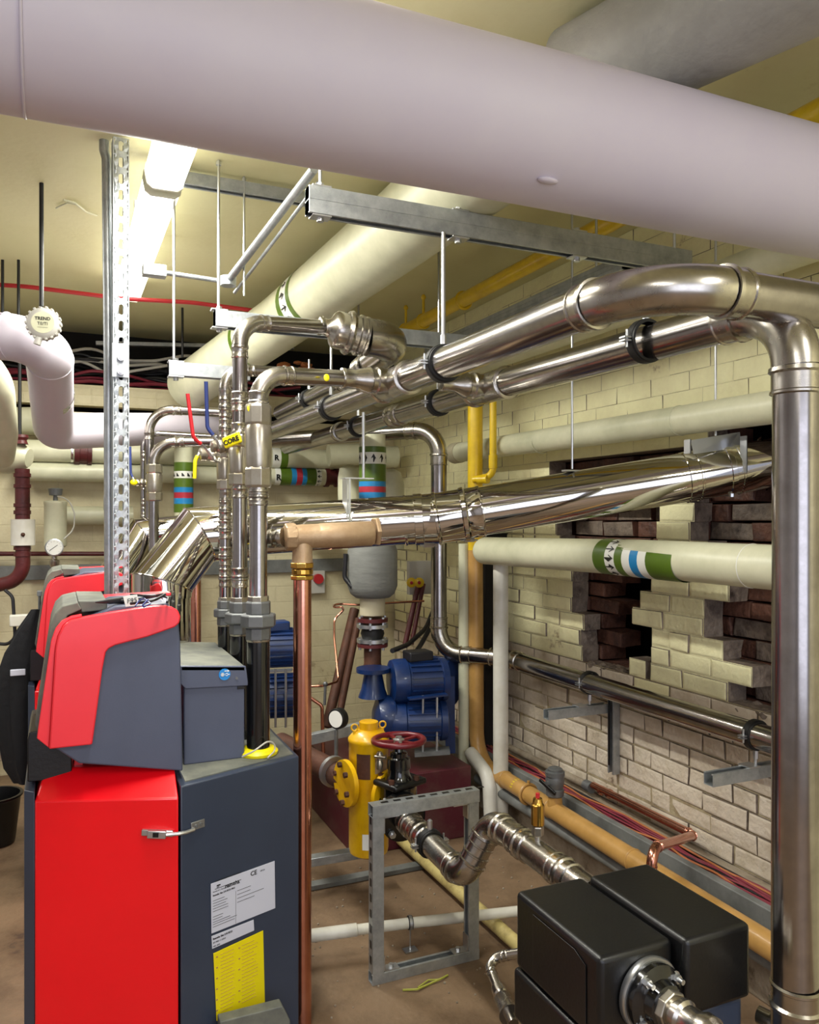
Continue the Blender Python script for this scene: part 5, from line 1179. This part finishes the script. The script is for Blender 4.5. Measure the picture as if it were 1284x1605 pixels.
# ================================================================== pumps
bm = NB(); box2(bm, (1.27, 3.52, 0), (1.89, 4.35, .35)); single('pump_plinth', bm, 'plinth', 'dark maroon painted plinth under the blue pumps right of the handwheel', 'plinth', bevel=.006)
bm = NB(); box2(bm, (.45, 3.9, 0), (1.0, 4.6, .35)); single('pump_plinth', bm, 'plinth', 'dark maroon painted plinth showing just left of the copper riser', 'plinth', bevel=.006)
def motor(t, c, ax, r, L, box_up=True):
    c = Vector(c); ax = Vector(ax).normalized()
    bm = NB(); lathe(bm, c - ax * L / 2, ax, [(0, r * .5), (.01, r * .95), (.03, r), (L * .28, r), (L * .3, r * .93), (L * .85, r * .93), (L * .87, r), (L * .97, r * .97), (L, r * .6)], 36); m_ = part('motor', bm, 'blue', t)
    bm = NB(); u0, v0, a = basis(ax)
    for k in range(22):
        th_ = 2 * PI * k / 22; d = u0 * math.cos(th_) + v0 * math.sin(th_); bar(bm, c - ax * L * .18 + d * r * .96, c + ax * L * .34 + d * r * .96, .004, r * .12, d)
    part('cooling_fins', bm, 'blue', m_, smooth=False)
    if box_up:
        bm = NB(); box(bm, c + V((0, 0, r * 1.12)), (.13, .10, .05)); part('terminal_box', bm, 'blue' if box_up != 2 else 'cableb', t, bevel=.008)
t = thing('blue_pump', 'big dark blue twin-motor pump on the maroon plinth behind the handwheel', 'pump', V((1.65, 3.9, .35)))
motor(t, P(655, 1066, 4.05), (1, -.15, 0), .112, .30, 2)
motor(t, P(676, 1066, 4.35), (.7, -1, 0), .13, .28, False)
motor(t, P(655, 1130, 4.0), (1, -.3, 0), .10, .30, False)
q = P(610, 1125, 4.0); bm = NB(); lathe(bm, q, (1, -.2, 0), [(-.08, .05), (-.06, .1), (-.02, .115), (.02, .11), (.04, .07)], 36); part('volute', bm, 'blue', t)
q = P(585, 1092, 4.0); bm = NB(); lathe(bm, q, (0, 0, 1), [(0, .075), (.04, .06), (.12, .045), (.125, .085), (.145, .085)], 32); part('discharge_cone', bm, 'blue', t)
for px in (663, 685):
    bm = NB(); cyl(bm, P(px, 1090, 3.93), P(px, 1180, 3.93), .006, 8); part('stay_bolt', bm, 'zinc', t)
bm = NB(); bar(bm, P(640, 1095, 3.9), P(700, 1088, 3.95), .05, .008); part('cradle', bm, 'blue', t)
bm = NB(); bar(bm, P(650, 1180, 3.95), P(705, 1176, 3.95), .08, .02); part('foot', bm, 'malle', t)
bm = NB(); bar(bm, P(705, 1060, 4.1), P(706, 1180, 4.1), .02, .05); part('guard_frame', bm, 'blue', t)
t = thing('blue_pump', 'blue pump partly hidden between the black riser pipes and the copper riser', 'pump', V((.75, 4.2, .35)))
motor(t, P(432, 1015, 4.1), (1, -.2, 0), .10, .26, 1); motor(t, P(436, 1090, 4.05), (1, -.2, 0), .11, .28, False)
bm = NB(); bar(bm, P(420, 1052, 3.95), P(458, 1050, 3.95), .05, .008); part('cradle', bm, 'zinc', t)
for px in (432, 448):
    bm = NB(); cyl(bm, P(px, 1048, 3.92), P(px, 1140, 3.92), .006, 8); part('stay_bolt', bm, 'zinc', t)
# vertical pipe stack above the pump
c = P(584, 900, 4.15); S = lambda py: zf(py, 4.15) - zf(935, 4.15)
t = thing('pump_stack', 'vertical pipe stack with grey insulating jacket and flanged black bellows above the blue pump', 'pipe', (c.x, c.y, zf(1050, 4.15)))
bm = NB(); lathe(bm, (c.x, c.y, zf(936, 4.15)), (0, 0, 1), [(0, .09), (.02, .115), (.06, .13), (.24, .13), (.27, .12)], 36); j = part('insulating_jacket', bm, 'jacket', t)
bm = NB(); sweep(bm, fillet([P(542, 868, 4.1), P(540, 905, 4.1), P(552, 920, 4.08)], .04)[0], .012, 10); part('jacket_strap', bm, 'cableb', j)
bm = NB(); lathe(bm, (c.x, c.y, zf(964, 4.15)), (0, 0, 1), [(0, .062), (.002, .066), (.1, .066)], 28); part('plaster_collar', bm, 'beige', t)
for py, m, r_ in ((971, 'maroon', .08), (980, 'zinc', .082), (1003, 'zinc', .082), (1010, 'maroon', .08), (1049, 'rust', .08)):
    bm = NB(); lathe(bm, (c.x, c.y, zf(py + 3, 4.15)), (0, 0, 1), [(0, r_ * .5), (0, r_), (.018, r_), (.018, r_ * .5)], 32); part('flange', bm, m, t)
bm = NB(); lathe(bm, (c.x, c.y, zf(1003, 4.15)), (0, 0, 1), [(0, .05), (.012, .055), (.035, .062), (.06, .055), (.07, .05)], 32); part('bellows', bm, 'rubber', t, 'black rubber bellows')
bm = NB(); lathe(bm, (c.x, c.y, zf(1052, 4.15)), (0, 0, 1), [(0, .06), (.04, .045), (.15, .045), (.27, .05)], 28); part('rusty_pipe', bm, 'rust', t)
for k in range(6):
    a = k * PI / 3; bm = NB(); p_ = (c.x + .07 * math.cos(a), c.y + .07 * math.sin(a)); cyl(bm, (p_[0], p_[1], zf(1017, 4.15)), (p_[0], p_[1], zf(1000, 4.15)), .008, 8); part('bolt', bm, 'zinc', t); bm = NB(); cyl(bm, (p_[0], p_[1], zf(985, 4.15)), (p_[0], p_[1], zf(966, 4.15)), .008, 8); part('bolt', bm, 'zinc', t)
# upper insulated riser with flow band
c = P(584, 740, 4.3); t = thing('insulated_riser', 'upright cream insulated riser with green band, arrows and blue-red stripes above the flue', 'pipe', (c.x, c.y, 1.6))
bm = NB(); cyl(bm, (c.x, c.y, zf(880, 4.3)), (c.x, c.y, zf(682, 4.3)), .07, 36); part('jacket', bm, 'cream', t)
zz = lambda py: zf(py, 4.3)
for a_, b_, m, nm in ((710, 728, 'whiteb', 'white_band'), (701, 710, 'green', 'green_band'), (728, 755, 'green', 'green_band'), (755, 763, 'blueb', 'blue_band'), (763, 772, 'redb', 'red_band'), (772, 781, 'blueb', 'blue_band')):
    band(t, nm, (c.x, c.y, zz(b_)), (0, 0, 1), 0, zz(a_) - zz(b_), .0735 if m != 'x' else 0, m)
bm = NB()
for k in range(-3, 4): cyl_poly(bm, V((c.x, c.y, zz(719))), (0, 0, 1), (-.3, -1, 0), .0745, arrow(0, k * .047, .045, .028, 1))
part('flow_arrow', bm, 'ink', t, smooth=False)
bm = NB(); c2 = P(612, 765, 4.6); lathe(bm, (c2.x, c2.y, zf(860, 4.6)), (0, 0, 1), [(0, .08), (.37, .08), (.44, .06), (.46, .02)], 28); single('insulated_vessel', bm, 'cream', 'round-topped cream insulated shape right of the banded riser', 'vessel')
bm = NB(); c2 = P(548, 770, 4.75); lathe(bm, (c2.x, c2.y, zf(860, 4.75)), (0, 0, 1), [(0, .07), (.42, .07), (.48, .06), (.5, .02)], 28); single('insulated_vessel', bm, 'cream', 'round-topped cream insulated shape left of the banded riser', 'vessel')
# leaning rusty bars, copper tubes
for a_, b_, r_, l, cat in ((P(556, 955, 4.6), P(512, 1140, 4.3), .028, 'rust-brown steel bar leaning against the wall left of the pipe stack', 'bar'), (P(562, 970, 4.5), P(530, 1130, 4.25), .02, 'thinner rust-brown bar leaning beside the pipe stack', 'bar'), (P(657, 912, 4.7), P(634, 1015, 4.6), .016, 'left one of two maroon pipes dropping from yellow handwheels', 'pipe'), (P(664, 915, 4.7), P(645, 1010, 4.6), .013, 'right one of two maroon pipes dropping from yellow handwheels', 'pipe')):
    bm = NB(); cyl(bm, a_, b_, r_, 14); single('rusty_bar' if cat == 'bar' else 'maroon_pipe', bm, 'rust' if cat == 'bar' else 'maroon', l, cat)
for px, l in ((645, 'small yellow and red valve wheel on the back wall, left one'), (657, 'small yellow and red valve wheel on the back wall, right one')):
    q = P(px, 913, 4.68); t = thing('isolating_valve', l, 'valve', q); bm = NB(); lathe(bm, q, (-.3, -1, 0), [(-.01, .024), (0, .03), (.008, .03), (.014, .02)], 10); part('wheel', bm, 'yellow', t); bm = NB(); sphere(bm, q + V((-.008, -.02, 0)), .01); part('hub', bm, 'redc', t)
bm = NB(); box(bm, P(660, 905, 4.8), (.17, .04, .2)); single('switch_box', bm, 'clip', 'pale grey switch box on the back wall behind the two small valve wheels', 'box', bevel=.003)
bm = NB(); tube(bm, [P(690, 930, 4.7), P(668, 985, 4.5), P(640, 1010, 4.3), P(615, 1020, 4.1)], .013, .2); single('cable', bm, 'cableb', 'upper black cable looping from the switch box to the blue pump', 'cable')
bm = NB(); tube(bm, [P(680, 930, 4.7), P(682, 970, 4.5), P(660, 1010, 4.3), P(650, 1025, 4.2)], .013, .2); single('cable', bm, 'cableb', 'lower black cable looping from the switch box to the blue pump', 'cable')
bm = NB(); tube(bm, [P(665, 942, 4.6), P(560, 948, 4.5), P(525, 946, 4.5), P(522, 953, 4.4), P(545, 950, 4.4), P(524, 970, 4.4), P(524, 1000, 4.3), P(531, 1068, 4.1), P(508, 1075, 4.0), P(480, 1076, 4.0)], .006, .05, 8); single('copper_tube', bm, 'copper', 'thin copper sensing tube looping down left of the pipe stack', 'tube')
bm = NB(); cyl(bm, P(510, 1072, 4.0), P(509, 1105, 4.0), .007); sphere(bm, P(510, 1072, 4.0), .012); single('sensor_fitting', bm, 'malle', 'small steel fitting hanging from the thin copper tube', 'fitting')
bm = NB(); tube(bm, [P(478, 1088, 3.9), P(505, 1106, 3.9), P(507, 1190, 3.9)], .009, .03, 10); single('copper_tube', bm, 'copper', 'short bent copper tube right beside the thick copper riser', 'tube')
# ================================================================== back left corner
t = thing('insulated_pipe', 'white insulated pipe at far left bending down then right, carrying the round sensor', 'pipe', P(82, 690, 3.6))
pl = [P(-140, 526, 3.2), P(76, 528, 3.2), P(84, 676, 4.05), P(345, 670, 5.2)]
bm = NB(); pth, bd = fillet(pl, .13, 12); sweep(bm, pth, .094, 36); part('jacket', bm, 'white', t)
for q, ax in ((P(14, 527, 3.2), pl[1] - pl[0]), (bd[0][0][-1], bd[0][2])):
    bm = NB(); torus(bm, q, ax, .094, .0025, 40, 6); part('seam_tape', bm, 'white', t)
bm = NB(); axv = (pl[2] - pl[1]).normalized(); lathe(bm, P(82, 615, 3.66), axv, [(0, .0945), (.001, .096), (.05, .096), (.051, .0945)], 36, False); part('foil_strip', bm, 'foil', t)
# sensor
q = P(68, 507, 3.04); n = (V((0, 0, 1.6)) - q); n.z += .3; n = (n.normalized() + V((-.15, 0, .15))).normalized()
t = thing('temperature_sensor', 'round ribbed grey sensor head with cream label on the white pipe elbow', 'sensor', q)
bm = NB(); lathe(bm, q - n * .03, n, [(0, .05), (.005, .06), (.036, .06), (.042, .054), (.044, .048), (.046, .044)], 40); part('housing', bm, 'clip', t)
u0 = V((0, 0, 1)).cross(n).normalized(); v0 = n.cross(u0)
for k in range(18):
    a = k * 2 * PI / 18; d = u0 * math.cos(a) + v0 * math.sin(a)
    bm = NB(); bar(bm, q + d * .0605 - n * .02, q + d * .0605 + n * .01, .010, .009, d); part('rib', bm, 'clip', t, bevel=.0015)
bm = NB(); cyl(bm, q + n * .0158, q + n * .0175, .041, 40); lb = part('label', bm, 'cream', t, 'round cream label with black print')
bm = NB(); text_bm(bm, 'TREND', .017, q + n * .018 + v0 * .009, u0, v0, .0003, 'CENTER', .0004); text_bm(bm, 'TE/TI', .0165, q + n * .018 - v0 * .010, u0, v0, .0003, 'CENTER'); bar(bm, q + n * .018 - u0 * .018 - v0 * .019, q + n * .018 + u0 * .018 - v0 * .019, .0005, .001, n); part('lettering', bm, 'ink', lb, smooth=False)
bm = NB(); cyl(bm, q - v0 * .055 - u0 * .015, q - v0 * .082 - u0 * .022, .013, 16); part('cable_gland', bm, 'clip', t)
single('insulated_pipe', tube(NB(), [P(-60, 540, 3.5), P(-5, 590, 3.6), P(4, 680, 3.9), P(0, 715, 4.1)], .07, .2, 28), 'cream', 'cream pipe bend cut off by the left edge, below the sensor', 'pipe')
single('insulated_pipe', tube(NB(), [P(-20, 660, 4.9), P(100, 660, 4.9)], .085, .2, 28), 'cream', 'short stretch of cream pipe behind the white elbow at far left', 'pipe')
# pipes along the back wall
def bwp(py, px0, px1, Y, r, label, m='cream'):
    a = VY(px0, py, Y); b = VY(px1, py, Y); b.z = a.z; t = thing('back_wall_pipe', label, 'pipe', a); bm = NB(); cyl(bm, a, b, r, 28); part('jacket', bm, m, t); return t, a, b
def zY(py, px, Y): return VY(px, py, Y).z
tA, a, b = bwp(703, -60, 545, 5.33, .066, 'upper cream pipe along the back wall with a maroon coupling')
b_ = b; b_.x = VY(620, 715, 5.33).x
q = VY(130, 704, 5.33); bm = NB(); lathe(bm, V((q.x - .05, 5.33, a.z)), (1, 0, 0), [(0, .066), (.002, .078), (.03, .078), (.032, .07), (.075, .072), (.077, .08), (.1, .08), (.102, .066)], 24); part('maroon_coupling', bm, 'maroon', tA)
bm = NB(); lathe(bm, V((q.x - .07, 5.33, a.z)), (1, 0, 0), [(0, .066), (.001, .069), (.015, .069), (.016, .066)], 24); part('foil_cuff', bm, 'foil', tA)
tB, a2, b2 = bwp(738, 30, 512, 5.36, .06, 'lower cream pipe along the back wall with striped bands and a maroon end')
for x0, x1, m, nm in ((432, 441, 'whiteb', 'white_band'), (441, 458, 'green', 'green_band'), (458, 466, 'blueb', 'blue_band'), (466, 475, 'redb', 'red_band'), (475, 482, 'blueb', 'blue_band'), (482, 497, 'green', 'green_band'), (497, 505, 'whiteb', 'white_band')):
    xa, xb = VY(x0, 742, 5.3).x, VY(x1, 742, 5.3).x; band(tB, nm, (xa, 5.36, a2.z), (1, 0, 0), 0, xb - xa, .0625, m)
bm = NB(); xa = VY(501, 742, 5.3).x
for k in range(-2, 4): cyl_poly(bm, V((xa, 5.36, a2.z)), (1, 0, 0), (0, -1, 0), .0635, arrow(0, k * .036, .03, .026, -1))
part('flow_arrow', bm, 'ink', tB, smooth=False)
bm = NB(); xa = VY(432, 742, 5.3).x; text_bm(bm, 'R', .055, V((xa + .003, 5.2925, a2.z - .03)), (1, 0, 0), (0, 0, 1), .001, bold=.002); part('lettering', bm, 'ink', tB, smooth=False)
bm = NB(); xa = VY(512, 742, 5.3).x; lathe(bm, V((xa, 5.36, a2.z)), (1, 0, 0), [(0, .05), (.002, .07), (.03, .07), (.032, .055), (.08, .055), (.082, .07), (.1, .07)], 24); part('maroon_flange', bm, 'maroon', tB)
for x0, x1, m, nm in ((428, 441, 'whiteb', 'white_band'), (441, 452, 'green', 'green_band')):
    xa, xb = VY(x0, 712, 5.27).x, VY(x1, 712, 5.27).x; band(tA, nm, (xa, 5.33, a.z), (1, 0, 0), 0, xb - xa, .0685, m)
bm = NB(); xa = VY(429, 712, 5.27).x; text_bm(bm, 'R', .05, V((xa + .003, 5.259, a.z - .02)), (1, 0, 0), (0, 0, 1), .001, bold=.002); part('lettering', bm, 'ink', tA, smooth=False)
single('back_wall_pipe', sweep(NB(), [VY(515, 714, 5.2), VY(560, 712, 5.18), VY(600, 716, 5.16), VY(622, 716, 5.15)], .075, 24), 'cream', 'crumpled cream insulated stub behind the banded riser', 'pipe')
bwp(808, 92, 208, 5.38, .058, 'short cream pipe stub low on the back wall right of the vessel')
bm = NB(); cyl(bm, VY(-40, 868, 5.42), VY(212, 868, 5.42), .014); single('maroon_pipe', bm, 'maroon', 'thin maroon pipe running level along the back wall above the grey trunking', 'pipe')
bm = NB(); a = VY(-60, 902, 5.47); b = VY(600, 884, 5.47); box2(bm, (a.x, 5.46, 1.20), (2.25, 5.498, 1.29)); single('wall_trunking', bm, 'greym', 'long grey steel trunking along the back wall', 'trunking', bevel=.003)
bm = NB(); box(bm, VY(495, 912, 5.46), (.12, .06, .16)); t = thing('stop_button', 'small grey box with a round red button under the grey trunking', 'switch', VY(495, 912, 5.46)); part('box', bm, 'clip', t, bevel=.004)
bm = NB(); q = VY(498, 907, 5.43); cyl(bm, q, q - V((0, .03, 0)), .035, 20); part('red_button', bm, 'redc', t)
# maroon stack at left
t = thing('maroon_standpipe', 'dark maroon iron pipe with a white sleeve bending left behind the far boiler', 'pipe', P(20, 925, 4.3))
bm = NB(); tube(bm, [P(35, 735, 4.3), P(36, 908, 4.3), P(-40, 926, 4.3)], .037, .11, 24); part('pipe', bm, 'maroon', t)
for py in (748, 765, 795, 806, 862, 872):
    bm = NB(); q = P(35, py, 4.3); lathe(bm, q, (0, 0, 1), [(0, .037), (.001, .043), (.02, .043), (.021, .037)], 24); part('coupling', bm, 'maroon', t)
bm = NB(); q = P(36, 855, 4.3); lathe(bm, q, (0, 0, 1), [(0, .055), (.002, .06), (.14, .06), (.142, .055)], 28); part('white_sleeve', bm, 'wpipe', t)
bm = NB(); q = P(36, 838, 4.24); sphere(bm, q, .011); part('screw', bm, 'rust', t)
t = thing('insulated_valve', 'lumpy cream insulated valve at the left edge under a maroon nut', 'valve', P(10, 740, 4.35))
bm = NB(); sweep(bm, [P(-60, 716, 4.35), P(-20, 712, 4.35), P(14, 714, 4.35), P(34, 716, 4.35), P(46, 718, 4.35)], .1, 24, rfun=lambda f: .1 if f < .6 else .1 - .05 * (f - .6) / .4); part('jacket', bm, 'cream', t)
bm = NB(); lathe(bm, P(33, 696, 4.3), (0, 0, 1), [(0, .04), (.001, .035), (.02, .028), (.035, .038), (.05, .035)], 12); part('maroon_nut', bm, 'maroon', t)
bm = NB(); cyl(bm, P(31, 690, 4.3), P(31, 560, 4.3), .009); single('threaded_rod', bm, 'rubber', 'black rod rising from the maroon nut at the left edge', 'threaded rod')
# vessel + gauge
t = thing('dosing_vessel', 'small upright cream cylinder with pressure gauge on the back wall', 'vessel', P(87, 865, 4.7))
q = P(87, 858, 4.7); bm = NB(); lathe(bm, q, (0, 0, 1), [(0, .05), (.01, .062), (.25, .062), (.255, .065), (.27, .065), (.275, .05)], 28); part('cylinder', bm, 'cream', t)
bm = NB(); lathe(bm, q + V((0, 0, .275)), (0, 0, 1), [(0, .014), (.03, .012), (.032, .035), (.07, .04), (.075, .02)], 20); part('top_fitting', bm, 'malle', t)
bm = NB(); g = P(85, 858, 4.55); n = V((0, -1, 0)); lathe(bm, g, n, [(-.02, .046), (0, .05), (.006, .05), (.008, .044)], 32); gs = part('gauge_case', bm, 'zinc', t)
bm = NB(); lathe(bm, g + n * .0082, n, [(0, .043), (.0008, .043)], 32); part('gauge_dial', bm, 'dial', gs)
bm = NB(); bar(bm, g + n * .0098 + V((-.025, 0, -.018)), g + n * .0098 + V((.018, 0, .014)), .001, .003)
for k in range(11):
    a = math.radians(-45 + k * 27); d = V((math.cos(a), 0, math.sin(a))); bar(bm, g + n * .0098 + d * .032, g + n * .0098 + d * .038, .001, .002, upish=(0, 1, 0))
part('pointer', bm, 'ink', gs, smooth=False)
bm = NB(); lathe(bm, P(85, 890, 4.6), (0, 0, 1), [(0, .015), (.02, .028), (.045, .028), (.05, .016), (.08, .016)], 16); part('bottom_valve', bm, 'nickel', t)
bm = NB(); sweep(bm, fillet([P(90, 778, 4.65), P(108, 782, 4.65), P(117, 805, 4.65), P(116, 830, 4.65), P(100, 845, 4.6)], .08)[0], .004, 6); part('capillary', bm, 'clip', t)
# banded pipe behind the flue
c = P(288, 750, 4.9); t = thing('insulated_riser', 'slim upright pipe with green, blue and red bands left of the chrome risers', 'pipe', (c.x, c.y, 1.5))
zz = lambda py: zf(py, 4.9)
bm = NB(); cyl(bm, (c.x, c.y, 0), (c.x, c.y, zz(688)), .056, 28); part('jacket', bm, 'cream', t)
for a_, b_, m, nm in ((725, 739, 'green', 'green_band'), (739, 750, 'whiteb', 'white_band'), (750, 764, 'green', 'green_band'), (764, 772, 'blueb', 'blue_band'), (772, 781, 'redb', 'red_band'), (781, 790, 'blueb', 'blue_band'), (790, 803, 'green', 'green_band')):
    band(t, nm, (c.x, c.y, zz(b_)), (0, 0, 1), 0, zz(a_) - zz(b_), .0585, m)
bm = NB()
for k in range(-3, 4):
    v_ = k * .034; cyl_poly(bm, V((c.x, c.y, zz(744.5))), (0, 0, 1), (-.2, -1, 0), .0595, [(-.011, v_ - .009), (-.011, v_ + .009), (-.006, v_ + .009), (-.006, v_ - .004), (.010, v_ - .004), (.010, v_ - .009)])
part('lettering', bm, 'ink', t, smooth=False)
# cables and rubbish in the dark void
rn = random.Random(11)
labs = ['black cable', 'crimson cable', 'grey cable']
for k in range(12):
    m = ('cableb', 'cabler', 'clip', 'cableb')[k % 4]
    z0_ = 2.47 + rn.uniform(0, .22); pts = []
    for i in range(12): pts.append(V((-.6 + i * .2, 5.62 + rn.uniform(-.05, .12), z0_ + rn.uniform(-.035, .035))))
    bm = NB(); sweep(bm, fillet(pts, .2, 4)[0], rn.uniform(.007, .014), 8)
    lb = {'cableb': 'black', 'cabler': 'crimson', 'clip': 'pale grey'}[m]
    single('loose_cable', bm, m, lb + ' cable sagging in the dark void above the back wall', 'cable', lb + ' cables in the ceiling void')
for k in range(3):
    bm = NB(); q = P(128, 590, 5.2) + V((0, .05, k * .012 - .02)); torus(bm, q, (.2, -1, .25), .13 + k * .016, .012, 36, 8); single('cable_coil', bm, 'cableb', 'coiled black cable lying on the ledge left of the perforated post', 'cable', 'coils of black cable on the ledge')
bm = NB(); tube(bm, [P(100, 560, 5.25), P(140, 570, 5.2), P(170, 588, 5.25), P(340, 560, 5.5)], .01, .3); single('loose_cable', bm, 'clip', 'pale conduit crossing the void behind the perforated post', 'cable')
bm = NB(); bar(bm, VY(150, 538, 5.6), VY(460, 545, 5.6), .04, .025); single('void_rail', bm, 'galv', 'thin steel rail crossing the dark void under the ceiling', 'rail', bevel=.002)
bm = NB()
for i in range(14):
    q = bmesh.ops.create_icosphere(bm, subdivisions=1, radius=rn.uniform(.015, .035)); c_ = P(rn.uniform(440, 485), rn.uniform(568, 588), 5.4)
    for v in q['verts']: v.co = c_ + V((v.co.x * 1.5, v.co.y, v.co.z * .6))
o = single('orange_scraps', bm, 'cableo', 'heap of orange scraps in the void behind the upper risers', 'scraps', smooth=False); o['kind'] = 'stuff'
# hanging jacket, lagged pipe and bin at far left
t = thing('hanging_jacket', 'black jacket hanging behind the far boiler at the left edge', 'jacket', P(40, 1210, 3.3))
prof = [(62, 955, .03), (52, 985, .06), (42, 1020, .085), (36, 1060, .1), (36, 1100, .105), (40, 1150, .1), (46, 1200, .09), (48, 1225, .06)]
bm = NB(); rings = []
for px, py, r in prof:
    c_ = P(px, py, 3.55); ring = []
    for k in range(28):
        a = 2 * PI * k / 28; rr = r * (1 + .16 * math.sin(a * 5 + py * .02) + .06 * math.sin(a * 9)); ring.append(bm.verts.new(c_ + V((math.cos(a) * rr, math.sin(a) * rr * .6, 0))))
    rings.append(ring)
for i in range(len(rings) - 1):
    for k in range(28): bm.faces.new((rings[i][k], rings[i][(k + 1) % 28], rings[i + 1][(k + 1) % 28], rings[i + 1][k]))
bm.faces.new(rings[0][::-1]); bm.faces.new(rings[-1]); part('cloth', bm, 'cloth', t)
bm = NB(); c_ = P(28, 1054, 3.47); box(bm, c_, (.06, .008, .028)); part('blue_patch', bm, 'paper', t, 'pale blue reflective patch', bevel=.003)
bm = NB(); c_ = P(62, 955, 3.55); cyl(bm, c_, c_ + V((0, 0, .07)), .006, 8); box(bm, c_ + V((0, .02, .07)), (.02, .06, .02)); part('hook', bm, 'malle', t)
single('lagged_pipe', tube(NB(), [P(-60, 1115, 4.6), P(20, 1118, 4.6)], .055, .2, 24), 'wpipe', 'white lagged pipe cut off by the left edge beside the black jacket', 'pipe')
t = thing('socket_box', 'white box with black cable on the wall left of the far boiler', 'box', P(32, 972, 4.2)); bm = NB(); box(bm, P(35, 972, 4.2), (.12, .05, .06)); part('box', bm, 'wpipe', t, bevel=.006)
bm = NB(); sweep(bm, fillet([P(8, 925, 4.2), P(20, 935, 4.2), P(22, 965, 4.2), P(24, 1000, 4.2), P(12, 1010, 4.2), P(-20, 1008, 4.2)], .05)[0], .009, 8); part('cable', bm, 'cableb', t)
t = thing('black_bin', 'black plastic tub on the floor at the far left edge', 'bin', (VZ(-5, 1330, .0).x, VZ(-5, 1330, 0).y, 0))
c_ = VZ(-8, 1322, 0); bm = NB(); lathe(bm, c_, (0, 0, 1), [(0, .08), (.01, .09), (.22, .115), (.23, .125), (.24, .125), (.24, .112), (.02, .085)], 32, True); part('tub', bm, 'black', t)
bm = NB(); bar(bm, P(-40, 1170, 4.4), P(44, 1180, 4.4), .03, .12); single('timber_block', bm, 'conc', 'dusty timber block under the white lagged pipe at the left edge', 'timber', bevel=.004)
